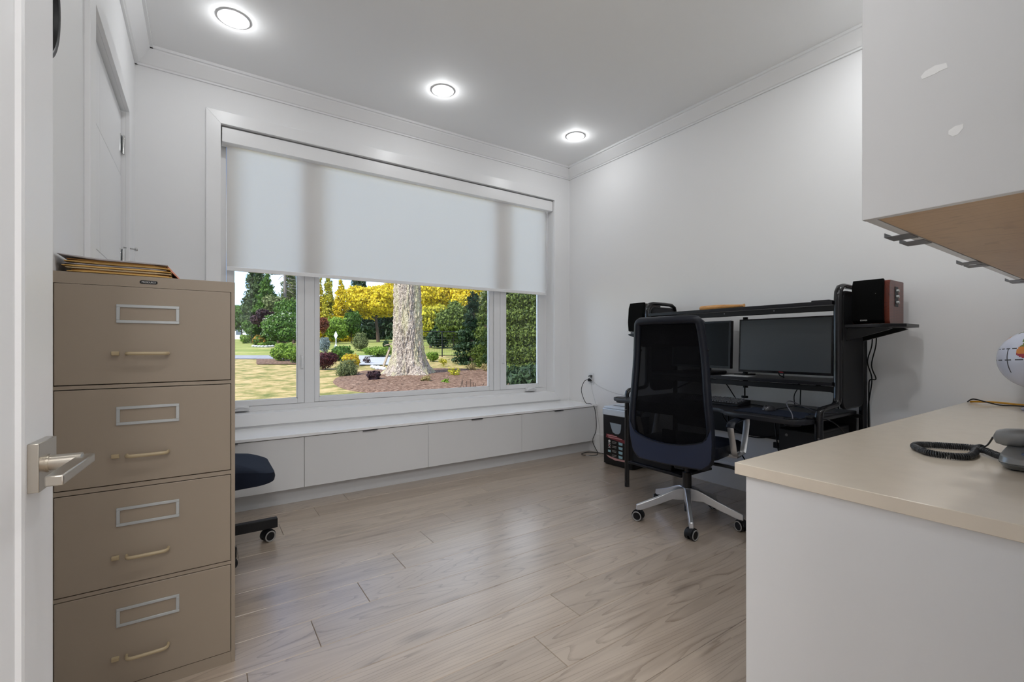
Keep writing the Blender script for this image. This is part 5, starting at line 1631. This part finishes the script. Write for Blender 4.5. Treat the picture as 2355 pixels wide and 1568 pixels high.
GREEN = leaf_mat('leaf_green', (0.035, 0.085, 0.012), (0.13, 0.24, 0.035))
BRIGHT = leaf_mat('leaf_bright', (0.09, 0.17, 0.015), (0.27, 0.40, 0.05))
DARKG = leaf_mat('leaf_dark', (0.010, 0.028, 0.010), (0.045, 0.085, 0.028), 0.2)
HEDGEG = leaf_mat('leaf_hedge', (0.035, 0.06, 0.008), (0.16, 0.21, 0.035), 0.25)
CONIF = leaf_mat('leaf_conifer', (0.020, 0.045, 0.014), (0.085, 0.13, 0.035), 0.2)
GOLD = leaf_mat('leaf_gold', (0.34, 0.27, 0.012), (0.98, 0.76, 0.04), 0.35)
GOLD2 = leaf_mat('leaf_gold_green', (0.20, 0.20, 0.015), (0.75, 0.66, 0.06), 0.35)
PURPLE = leaf_mat('leaf_purple', (0.018, 0.008, 0.012), (0.075, 0.03, 0.035), 0.2)
BURG = leaf_mat('leaf_burgundy', (0.03, 0.008, 0.010), (0.13, 0.03, 0.035), 0.25)
SILV = leaf_mat('leaf_silver', (0.13, 0.17, 0.15), (0.36, 0.42, 0.40), 0.25)
OLIVE = leaf_mat('leaf_olive', (0.07, 0.09, 0.03), (0.24, 0.27, 0.10), 0.25)
ORANGE = leaf_mat('leaf_orange', (0.25, 0.10, 0.02), (0.60, 0.36, 0.06), 0.3)
REDL = leaf_mat('leaf_red', (0.10, 0.025, 0.015), (0.30, 0.10, 0.05), 0.3)
WHITEL = leaf_mat('petal_white', (0.42, 0.46, 0.30), (0.70, 0.72, 0.56), 0.3)
BROWNL = leaf_mat('leaf_dry', (0.20, 0.14, 0.05), (0.42, 0.34, 0.14), 0.3)
BARK = mat('bark_brown', (0.085, 0.06, 0.045), 0.9, spec=0.1, bump=(14, 0.8), mottled=(9, 0.4))
BARKG = mat('bark_grey', (0.20, 0.17, 0.15), 0.9, spec=0.1, bump=(14, 0.8), mottled=(9, 0.4))

def shrub(name, label, k, d, rx, rz, m, N, size, cz=None, ry=None, group='garden shrubs', extra=None, stem=True, aspect=0.55, droop=0.0, nb=5, cat='shrub'):
    c = spot(k, d)
    t = thing(name, tuple(c), label, cat, group)
    ry = ry or rx
    cz = rz * 0.95 if cz is None else cz
    rnd = random.Random(hash((round(k * 1000), round(d * 10))) & 0xffff)
    blobs = [((c.x, c.y, c.z + cz), (rx * 0.8, ry * 0.8, rz * 0.85))]
    for i in range(nb):
        a = 2 * PI * i / nb + rnd.random()
        blobs.append(((c.x + math.cos(a) * rx * 0.48, c.y + math.sin(a) * ry * 0.48, c.z + cz + rz * rnd.uniform(-0.35, 0.4)), (rx * 0.5, ry * 0.5, rz * 0.48)))
    foliage(t, blobs, N, size, m, aspect=aspect, droop=droop, floor_d=c.z)
    if extra:
        m2_, n2_, s2_, nm2 = extra
        foliage(t, [((b_[0][0], b_[0][1], b_[0][2] + b_[1][2] * 0.12), b_[1]) for b_ in blobs], n2_, s2_, m2_, name=nm2, shell=0.12, floor_d=c.z)
    if stem:
        trunk(t, c, (c.x, c.y, c.z + cz), max(0.012, rx * 0.05), max(0.006, rx * 0.02), BARK, 'stem')
    return t
def tree(name, label, k, d, rx, rz, cz, m, N, size, kt=None, group='garden trees', tr=0.16, bark=None, nb=9, extra=None, aspect=0.6, ry=None, cat='tree'):
    c = spot(k, d)
    t = thing(name, tuple(spot(kt if kt is not None else k, d)), label, cat, group)
    rnd = random.Random(int(abs(k) * 1000 + d))
    ry = ry or rx
    blobs = [((c.x, c.y, cz), (rx * 0.72, ry * 0.72, rz * 0.78))]
    for i in range(nb):
        a = 2 * PI * i / nb + rnd.random()
        blobs.append(((c.x + math.cos(a) * rx * 0.55, c.y + math.sin(a) * ry * 0.55, cz + rz * rnd.uniform(-0.55, 0.6)), (rx * 0.46, ry * 0.46, rz * 0.40)))
    foliage(t, blobs, N, size, m, aspect=aspect)
    if extra:
        foliage(t, [((b_[0][0], b_[0][1], b_[0][2] + b_[1][2] * 0.1), b_[1]) for b_ in blobs], extra[1], extra[2], extra[0], name=extra[3], shell=0.12)
    b0 = spot(kt if kt is not None else k, d)
    trunk(t, b0, (c.x * 0.5 + b0.x * 0.5, c.y * 0.5 + b0.y * 0.5, cz), tr, tr * 0.5, bark or BARK)
    return t
def conifer(name, label, k, d, R, H, m, N, size, group='conifers', tiers=14, lean=1.0, bark=None, gap=0.05, droop=1.2, tr=0.2):
    c = spot(k, d)
    t = thing(name, tuple(c), label, 'tree', group)
    rnd = random.Random(int(abs(k) * 999 + d * 3))
    blobs = []
    for i in range(tiers):
        u = gap + (1 - gap) * i / tiers
        r = R * (1 - u) ** 0.8 * rnd.uniform(0.8, 1.15) + 0.12
        for j in range(5):
            a = 2 * PI * j / 5 + rnd.random() * 1.2
            blobs.append(((c.x + math.cos(a) * r * 0.55, c.y + math.sin(a) * r * 0.55, c.z + H * u + rnd.uniform(-0.2, 0.2)), (r * 0.5, r * 0.5, H / tiers * 0.62)))
    foliage(t, blobs, N, size, m, aspect=0.4, droop=droop)
    trunk(t, c, (c.x, c.y, c.z + H * 0.97), tr, 0.03, bark or BARK)
    return t

# --- the big tree trunk in the mulch bed
tb = spot(-0.226, 15.0, 0.08)
bt = thing('big_tree_trunk', tuple(tb), 'huge pale-barked tree trunk rising from the mulch bed', 'tree')
NA, NZ = 120, 150
rows = []
rs = np.random.default_rng(3)
ph_ = rs.uniform(0, 6.28, 24)
fr_ = rs.integers(9, 52, 24)
fz_ = rs.uniform(-30, 30, 24)
for j in range(NZ + 1):
    u = j / NZ
    z = -0.12 + u ** 1.25 * 8.2
    r = 0.435 + 0.05 * max(0, 1 - z / 4) + 0.36 * math.exp(-max(z, 0) / 0.34) - 0.012 * z
    row = []
    for i in range(NA + 1):
        a = 2 * PI * (i % NA) / NA
        fl = 0.16 * math.exp(-max(z, 0) / 0.4) * math.cos(5 * a + 0.6) + 0.03 * math.exp(-max(z, 0) / 1.5) * math.cos(7 * a)
        n_ = 0.0
        for q_ in range(24):
            n_ += math.sin(fr_[q_] * a + fz_[q_] * z + ph_[q_])
        rr_ = r + fl + 0.0055 * n_
        lx = -0.018 * z
        row.append((tb.x + AL.x * lx + rr_ * math.cos(a), tb.y + AL.y * lx + rr_ * math.sin(a), tb.z + z))
    rows.append(row)
def _bark(n, l):
    tc = n.new('ShaderNodeTexCoord')
    mp = n.new('ShaderNodeMapping')
    mp.inputs['Scale'].default_value = (1, 1, 0.85)
    l.new(tc.outputs['Object'], mp.inputs[0])
    vo = n.new('ShaderNodeTexVoronoi')
    vo.feature = 'DISTANCE_TO_EDGE'
    vo.inputs['Scale'].default_value = 22
    l.new(mp.outputs[0], vo.inputs['Vector'])
    no = n.new('ShaderNodeTexNoise')
    no.inputs['Scale'].default_value = 19
    no.inputs['Detail'].default_value = 8
    l.new(mp.outputs[0], no.inputs['Vector'])
    rp = n.new('ShaderNodeValToRGB')
    rp.color_ramp.elements[0].position = 0.3
    rp.color_ramp.elements[0].color = (0.16, 0.12, 0.10, 1)
    rp.color_ramp.elements[1].position = 0.62
    rp.color_ramp.elements[1].color = (0.56, 0.46, 0.37, 1)
    l.new(no.outputs['Fac'], rp.inputs[0])
    mp2 = n.new('ShaderNodeMapping')
    mp2.inputs['Scale'].default_value = (2.2, 2.2, 0.25)
    l.new(tc.outputs['Object'], mp2.inputs[0])
    n3 = n.new('ShaderNodeTexNoise')
    n3.inputs['Scale'].default_value = 1.6
    l.new(mp2.outputs[0], n3.inputs['Vector'])
    rm = n.new('ShaderNodeValToRGB')
    rm.color_ramp.elements[0].position = 0.48
    rm.color_ramp.elements[0].color = (0, 0, 0, 1)
    rm.color_ramp.elements[1].position = 0.66
    rm.color_ramp.elements[1].color = (0.6, 0.6, 0.6, 1)
    l.new(n3.outputs['Fac'], rm.inputs[0])
    mo = n.new('ShaderNodeMix')
    mo.data_type = 'RGBA'
    mo.inputs[7].default_value = (0.55, 0.50, 0.26, 1)
    l.new(rm.outputs[0], mo.inputs[0])
    l.new(rp.outputs[0], mo.inputs[6])
    bp = n.new('ShaderNodeBump')
    bp.inputs['Strength'].default_value = 1.0
    bp.inputs['Distance'].default_value = 0.05
    ad = n.new('ShaderNodeMath')
    ad.operation = 'ADD'
    l.new(vo.outputs['Distance'], ad.inputs[0])
    l.new(no.outputs['Fac'], ad.inputs[1])
    l.new(ad.outputs[0], bp.inputs['Height'])
    p = n.new('ShaderNodeBsdfPrincipled')
    p.inputs['Roughness'].default_value = 0.95
    p.inputs['Specular IOR Level'].default_value = 0.1
    l.new(mo.outputs[2], p.inputs['Base Color'])
    l.new(bp.outputs[0], p.inputs['Normal'])
    return p.outputs[0]
part('trunk', MB().grid(rows), mix_shader('big_tree_bark', _bark), bt)
# its crown, high above the house line
ct = Vector((tb.x, tb.y, tb.z + 13))
foliage(bt, [((ct.x + math.cos(a) * 2.2, ct.y + math.sin(a) * 2.2, ct.z + (i % 3) * 2.4 - 2.5), (2.0, 2.0, 1.2)) for i, a in enumerate(np.linspace(0, 6.0, 9))], 5000, 0.28, CONIF, name='crown')

# --- golden trees
tree('golden_tree', 'rounded golden yellow tree left of the big trunk', -0.309, 56, 3.2, 2.5, 6.45, GOLD, 15000, 0.17, kt=-0.293, group='golden trees', tr=0.22)
tree('golden_tree', 'golden yellow tree half hidden by the left side of the big trunk', -0.235, 60, 3.0, 2.8, 6.9, GOLD, 8000, 0.19, kt=-0.258, group='golden trees', tr=0.22)
tree('golden_tree', 'tall golden yellow tree right of the big trunk', -0.160, 46, 2.6, 2.9, 5.6, GOLD, 15000, 0.15, group='golden trees', tr=0.2)
tree('golden_tree', 'golden yellow tree above the dark arborvitae', -0.085, 44, 2.3, 2.3, 6.2, GOLD, 10000, 0.15, group='golden trees', tr=0.2)
for k, H, lab in ((-0.425, 9.2, 'golden cypress next to the left window post'), (-0.402, 8.6, 'golden cypress, middle of the three beside the left window post'), (-0.375, 8.2, 'golden cypress touching the rounded golden tree')):
    conifer('golden_cypress', lab, k, 58, 1.55, H, GOLD2 if k == -0.402 else GOLD, 8000, 0.17, 'golden cypresses', tiers=12, droop=-0.5)
# greener trees below and behind
tree('golden_tree', 'low golden green tree behind the clipped ball shrub', -0.178, 37, 1.5, 1.5, 3.1, GOLD2, 8000, 0.12, group='golden trees', tr=0.12)
tree('green_tree', 'dark green tree filling the gap left of the arborvitae', -0.128, 33, 1.3, 1.7, 2.5, HEDGEG, 8000, 0.10, group='garden trees', tr=0.1)
tree('green_tree', 'dark shade tree between the trunk and the fence post', -0.150, 36, 1.3, 1.4, 2.1, DARKG, 7000, 0.11, group='garden trees', tr=0.1)
tree('green_tree', 'dark green tree behind the cedar hedge', 0.02, 30, 2.6, 3.0, 3.2, HEDGEG, 9000, 0.13, group='garden trees', tr=0.15)
tree('green_tree', 'second dark green tree behind the cedar hedge', 0.08, 27, 2.4, 3.0, 3.0, HEDGEG, 9000, 0.12, group='garden trees', tr=0.15)
tree('green_tree', 'green tree behind the right window post', -0.03, 33, 2.0, 3.0, 3.2, OLIVE, 8000, 0.12, group='garden trees', tr=0.15)
tree('green_tree', 'green tree below the golden foliage right of the trunk', -0.172, 41, 1.6, 1.9, 2.9, OLIVE, 8000, 0.12, group='garden trees')
tree('green_tree', 'green tree behind the wire fence', -0.115, 40, 1.6, 2.0, 3.0, HEDGEG, 8000, 0.12, group='garden trees')
conifer('dark_conifer', 'dark green conifer behind the rounded golden tree', -0.335, 80, 3.4, 15.5, DARKG, 7000, 0.3)
for i, (k, d, H) in enumerate(((-0.25, 84, 11), (-0.20, 86, 12), (-0.13, 80, 13), (-0.06, 70, 12), (-0.29, 90, 10))):
    conifer('background_evergreen', 'dark evergreen in the belt behind the golden trees, ' + ('behind the left edge of the trunk', 'right behind the trunk', 'right of the trunk', 'behind the dark arborvitae', 'left of the trunk')[i], k, d, 4.6, H, DARKG, 5000, 0.38, 'evergreen belt behind the garden', gap=0.0)
# left pane
conifer('tall_conifer', 'tall grey-green conifer against the sky in the left pane', -0.560, 62, 2.0, 17.0, CONIF, 13000, 0.20, gap=0.12)
conifer('green_conifer', 'bushy mid-green conifer in the left pane', -0.537, 54, 2.1, 8.4, GREEN, 12000, 0.16, gap=0.02)
conifer('green_conifer', 'olive conifer behind the dead pine in the left pane', -0.487, 60, 2.6, 10.5, OLIVE, 9000, 0.18, gap=0.02)
conifer('dark_conifer', 'dark conifer cut off by the left window post', -0.463, 66, 2.6, 14.0, CONIF, 8000, 0.22)
dp = spot(-0.497, 56)
t = thing('bare_pine', tuple(dp), 'pine with bare grey branches in the left pane', 'tree', 'conifers')
trunk(t, dp, (dp.x, dp.y, dp.z + 15), 0.22, 0.08, BARKG)
rnd = random.Random(5)
for i in range(26):
    z = dp.z + 3.2 + i * 0.36
    a = rnd.uniform(0, 2 * PI)
    L = rnd.uniform(0.9, 2.2)
    part('branch', MB().tube(smooth_path([(dp.x, dp.y, z), (dp.x + math.cos(a) * L * 0.5, dp.y + math.sin(a) * L * 0.5, z - 0.15), (dp.x + math.cos(a) * L, dp.y + math.sin(a) * L, z - 0.5 + rnd.uniform(-0.2, 0.4))], 3), [0.05, 0.045, 0.04, 0.035, 0.03, 0.025, 0.015], 5), BARKG, t)
foliage(t, [((dp.x + 1.3, dp.y - 0.8, dp.z + 10 + i), (1.3, 1.3, 0.5)) for i in range(5)] + [((dp.x - 1.0, dp.y + 0.6, dp.z + 8.6 + 0.9 * i), (0.8, 0.8, 0.35)) for i in range(5)], 4500, 0.16, CONIF, aspect=0.35)
tree('round_tree', 'distant dark round tree at the left edge of the left pane', -0.592, 72, 2.3, 2.6, 5.6, GREEN, 7000, 0.22, group='garden trees', tr=0.12)
tree('purple_tree', 'purple-leaved tree between green trees in the left pane', -0.545, 50, 1.25, 1.2, 4.0, PURPLE, 6500, 0.13, group='garden trees')
tree('small_tree', 'small green tree below the distant round tree', -0.571, 52, 0.95, 0.9, 3.1, GREEN, 5000, 0.12, group='garden trees', tr=0.07)
tree('dogwood_tree', 'spreading green dogwood with whitish flowers in the left pane', -0.500, 44, 1.9, 1.65, 2.95, GREEN, 13000, 0.13, group='garden trees', extra=(WHITEL, 700, 0.10, 'blossoms'))
tree('green_tree', 'broad green tree behind the dogwood in the left pane', -0.478, 50, 2.0, 2.2, 4.6, GREEN, 9000, 0.14, group='garden trees')
tree('green_tree', 'yellow-green tree top above the dogwood in the left pane', -0.512, 53, 1.6, 1.5, 5.4, OLIVE, 7000, 0.14, group='garden trees')
shrub('round_shrub', 'round green shrub by the distant white house', -0.584, 50, 0.58, 0.55, BRIGHT, 2500, 0.09)
shrub('orange_shrub', 'orange-topped shrub below the purple-leaved tree', -0.553, 43, 0.62, 0.55, GREEN, 2500, 0.09, extra=(ORANGE, 900, 0.08, 'orange_leaves'))
shrub('low_shrub', 'low yellow-green shrub edged with stones in the left pane', -0.548, 40.5, 0.40, 0.20, BRIGHT, 1500, 0.06)
shrub('low_shrub', 'low dark green mound shrub beside the dogwood', -0.530, 41, 0.50, 0.26, GREEN, 1800, 0.06)
stn = mat('stone', (0.42, 0.40, 0.38), 0.9, bump=(20, 0.5), mottled=(12, 0.25))
for i, (k, d) in enumerate(((-0.566, 39.2), (-0.560, 38.6), (-0.553, 38.3), (-0.546, 38.1), (-0.538, 38.1), (-0.531, 38.4), (-0.525, 38.9))):
    c = spot(k, d, 0.10)
    solo('edging_stone', MB().ell(tuple(c), (0.17, 0.14, 0.12), 10, 6), stn, 'grey edging stone, ' + ('first', 'second', 'third', 'fourth', 'fifth', 'sixth', 'seventh')[i] + ' from the left around the far flower bed', 'stone', 'edging stones of the far flower bed')
shrub('broadleaf_bush', 'large bright green broad-leaved bush by the driveway', -0.500, 22.6, 0.62, 0.52, BRIGHT, 4500, 0.055, aspect=0.7)
shrub('broadleaf_bush', 'second bright green bush touching the left window post', -0.472, 21.3, 0.50, 0.44, BRIGHT, 3600, 0.055, aspect=0.7)
# far white house
hp = spot(-0.600, 92)
hs_ = thing('white_house', tuple(hp), 'distant white house behind the small trees at the left', 'house')
part('house_wall', MB().obox((hp.x, hp.y, hp.z + 1.3), AL, AX, (0, 0, 1), 3.4, 3.0, 1.4), mat('house_white', (0.75, 0.76, 0.78), 0.7), hs_)
part('roof', MB().prism([(-3.8, 2.7), (3.8, 2.7), (0, 4.4)], 'y', -3.3, 3.3).move(lambda v: (hp.x + AL.x * v[0] + AX.x * v[1], hp.y + AL.y * v[0] + AX.y * v[1], hp.z + v[2])), mat('house_roof', (0.12, 0.11, 0.11), 0.8), hs_)
for i in (-1, 0, 1):
    wq = hp + AL * (i * 1.9) - AX * 3.02
    w_ = part('window', MB().obox((wq.x, wq.y, hp.z + 1.4), AL, AX, (0, 0, 1), 0.5, 0.03, 0.6), mat('house_window', (0.05, 0.06, 0.08), 0.2) if 'house_window' not in MATS else MATS['house_window'], hs_)
# middle pane, front to back
shrub('rosemary_bush', 'spiky grey-green rosemary bush at the edge of the mulch bed', -0.360, 15.1, 0.40, 0.36, OLIVE, 4200, 0.045, aspect=0.2, droop=-1.6, cz=0.30)
shrub('burgundy_maple', 'low burgundy laceleaf shrub beside the left window post', -0.409, 18.0, 0.52, 0.40, BURG, 5000, 0.05, aspect=0.3, droop=1.0)
shrub('heuchera', 'dark purple leafy plant in front of the big trunk', -0.302, 13.4, 0.21, 0.20, PURPLE, 700, 0.045, aspect=0.8, cat='plant')
shrub('golden_spirea', 'yellow and red-tipped shrub behind the rosemary bush', -0.353, 19.6, 0.40, 0.30, GOLD, 3000, 0.04, extra=(ORANGE, 500, 0.035, 'red_tips'))
shrub('broadleaf_bush', 'dark green leafy bush behind the yellow shrub', -0.372, 23.0, 0.60, 0.42, GREEN, 3600, 0.07, aspect=0.7)
shrub('silver_shrub', 'silvery blue-grey shrub beside the left window post', -0.411, 27.5, 0.36, 0.62, SILV, 3200, 0.06, aspect=0.25, droop=-1.0)
shrub('willow_shrub', 'loose grey-green willow shrub beside the path', -0.332, 32, 0.62, 0.78, OLIVE, 3000, 0.07, aspect=0.3)
shrub('ground_cover', 'bright lime ground cover left of the big trunk', -0.292, 26.0, 0.95, 0.34, BRIGHT, 6000, 0.05, ry=0.8)
shrub('light_green_shrub', 'feathery light green shrub below the golden cypresses', -0.385, 50, 1.5, 1.5, BRIGHT, 7000, 0.12, cz=1.7)
shrub('light_green_shrub', 'blue-green shrub next to the rounded golden tree', -0.352, 52, 1.1, 1.7, GREEN, 5000, 0.12, cz=2.2)
shrub('red_shrub', 'reddish shrub above the silvery shrub', -0.414, 46, 0.65, 0.95, REDL, 2500, 0.09, cz=2.0)
shrub('small_conifer', 'small dark pointed plant behind the ground cover', -0.275, 34, 0.28, 0.42, DARKG, 900, 0.07)
mk = spot(-0.3855, 28)
t = thing('white_garden_sign', tuple(mk), 'white diamond-topped pole standing in the lawn', 'sign')
wpaint = mat('white_sign_paint', (0.80, 0.82, 0.85), 0.5)
part('pole', MB().cyl(mk, mk + Vector((0, 0, 1.35)), 0.028, n=10), wpaint, t)
def diamond(z, hw, hh):
    b = MB()
    pts = [AL * -hw + Vector((0, 0, 0)), Vector((0, 0, hh)), AL * hw, Vector((0, 0, -hh))]
    c = mk + Vector((0, 0, z))
    vs = [c + p - AX * 0.045 for p in pts] + [c + p - AX * 0.015 for p in pts]
    return b.add(vs, [(0, 1, 2, 3), (7, 6, 5, 4)] + [(k, 4 + k, 4 + (k + 1) % 4, (k + 1) % 4) for k in range(4)])
part('diamond_plate', diamond(1.20, 0.115, 0.26), wpaint, t)
part('lower_plate', diamond(0.52, 0.10, 0.20), wpaint, t)
# leaning wooden bird table
bp_ = spot(-0.283, 18.6)
t = thing('wooden_bird_table', tuple(bp_), 'leaning weathered wooden post with a little pitched roof beside the trunk', 'bird table')
tp = bp_ + AL * 0.30 + Vector((0, 0, 0.86))
part('post', MB().tube([bp_, tp], 0.05, 4), GARDENW, t)
for s, e in ((-1, AL * -0.24 + Vector((0, 0, -0.06))), (1, AL * 0.30 + Vector((0, 0, -0.24)))):
    ap = tp + AL * 0.06 + Vector((0, 0, 0.14))
    mid = ap + e * 0.5
    dirv = e.normalized()
    part('roof_board', MB().obox(mid, dirv, AX, dirv.cross(AX), e.length * 0.55, 0.17, 0.013), GARDENW, t)
for i, (k, d, r) in enumerate(((-0.300, 17.9, 0.10), (-0.293, 17.6, 0.13), (-0.286, 17.4, 0.11), (-0.280, 17.1, 0.10), (-0.306, 18.2, 0.09))):
    c = spot(k, d, 0.10)
    solo('white_rock', MB().ell(tuple(c), (r, r * 0.8, r * 0.75), 9, 6), mat('white_rock', (0.62, 0.61, 0.58), 0.8, bump=(18, 0.6)) if 'white_rock' not in MATS else MATS['white_rock'], 'whitish rock by the bird table, ' + ('second from the left', 'largest, in the middle', 'second from the right', 'rightmost, against the trunk', 'leftmost')[i] + ' of the little group', 'rock', 'white rocks by the bird table')
# right of the trunk
shrub('box_ball', 'clipped bright green ball shrub beside the trunk', -0.174, 22.4, 0.31, 0.27, BRIGHT, 3500, 0.035, cz=0.26)
conifer('arborvitae', 'dark green arborvitae behind the wire fence', -0.086, 21.0, 0.85, 3.4, DARKG, 9000, 0.07, 'arborvitae', tiers=14, gap=0.0, droop=-1.0)
conifer('arborvitae', 'second arborvitae touching the right window post', -0.055, 19.5, 0.75, 3.3, HEDGEG, 8000, 0.06, 'arborvitae', tiers=14, gap=0.0, droop=-1.0)
conifer('arborvitae', 'arborvitae behind the right window post', -0.030, 18.2, 0.8, 3.6, HEDGEG, 7000, 0.06, 'arborvitae', tiers=14, gap=0.0, droop=-1.0)
hc = spot(0.035, 15.5)
t = thing('cedar_hedge', tuple(hc), 'tall clipped cedar hedge filling the right pane', 'hedge')
blobs = []
for i in range(11):
    for j in range(6):
        c = spot(-0.020 + 0.014 * i, 15.8 - i * 0.10)
        blobs.append(((c.x, c.y, c.z + 0.2 + j * 0.62), (0.42, 0.42, 0.45)))
foliage(t, blobs, 60000, 0.05, HEDGEG, aspect=0.45, droop=-0.4, shell=0.45)
for i in range(4):
    c = spot(0.0 + 0.035 * i, 15.9)
    trunk(t, c, c + Vector((0, 0, 3.0)), 0.06, 0.02, BARK, 'stem')
shrub('rhododendron', 'large-leaved dark rhododendron at the foot of the cedar hedge', 0.018, 11.6, 0.42, 0.36, DARKG, 700, 0.085, aspect=0.35, droop=0.5)
shrub('rhododendron', 'large-leaved dark rhododendron in the lower right of the right pane', 0.052, 11.3, 0.42, 0.40, DARKG, 700, 0.085, aspect=0.35, droop=0.5)
# wire fence
fpts = [spot(k, d) for k, d in ((-0.245, 27.2), (-0.153, 26.2), (-0.064, 25.2), (0.02, 24.2))]
t = thing('wire_fence', tuple(fpts[1]), 'thin black wire garden fence right of the trunk', 'fence')
for p in fpts:
    part('post', MB().cyl(p, p + Vector((0, 0, 1.48)), 0.032, n=8), BLACK, t)
for a_, b_ in zip(fpts[:-1], fpts[1:]):
    part('top_rail', MB().cyl(a_ + Vector((0, 0, 1.45)), b_ + Vector((0, 0, 1.45)), 0.018, n=6), BLACK, t)
    bm_ = MB()
    for z in np.arange(0.1, 1.45, 0.15):
        bm_.cyl(a_ + Vector((0, 0, float(z))), b_ + Vector((0, 0, float(z))), 0.0035, n=3, caps=False)
    for u in np.linspace(0, 1, 18)[1:-1]:
        q_ = a_.lerp(b_, float(u))
        bm_.cyl(q_ + Vector((0, 0, 0.05)), q_ + Vector((0, 0, 1.45)), 0.0035, n=3, caps=False)
    part('wire_mesh', bm_, BLACK, t, kind='stuff')
# little plants in the mulch
for k, d, r, m_, lab in ((-0.146, 12.6, 0.13, BRIGHT, 'small fresh green plant in the mulch right of the trunk'), (-0.188, 12.9, 0.17, BROWNL, 'small dry yellowish plant at the right foot of the trunk'),
                        (-0.126, 14.6, 0.24, GOLD2, 'yellow-leaved twiggy plant in the mulch right of the trunk'), (-0.088, 16.8, 0.24, BROWNL, 'dry brownish shrub in front of the dark arborvitae'),
                        (-0.056, 16.4, 0.24, BROWNL, 'dry brownish shrub beside the right window post'), (-0.150, 19.6, 0.22, GOLD2, 'small yellow plant by the fence post'), (-0.318, 21.0, 0.22, PURPLE, 'small dark twiggy plant on the path edge')):
    shrub('small_plant', lab, k, d, r, r * 0.9, m_, 260, 0.035, aspect=0.5, group='small plants in the mulch', nb=3, cat='plant')
ts_ = spot(-0.092, 11.6)
t = thing('dry_stems', tuple(ts_), 'dry bare stems sticking out of the mulch at the right', 'plant')
for i in range(7):
    b0 = ts_ + AL * (i * 0.085 - 0.25) + AX * rnd.uniform(-0.1, 0.1)
    part('stem', MB().tube([b0, b0 + AL * rnd.uniform(-0.05, 0.10) + Vector((0, 0, rnd.uniform(0.18, 0.30)))], 0.009, 5), BARK, t)
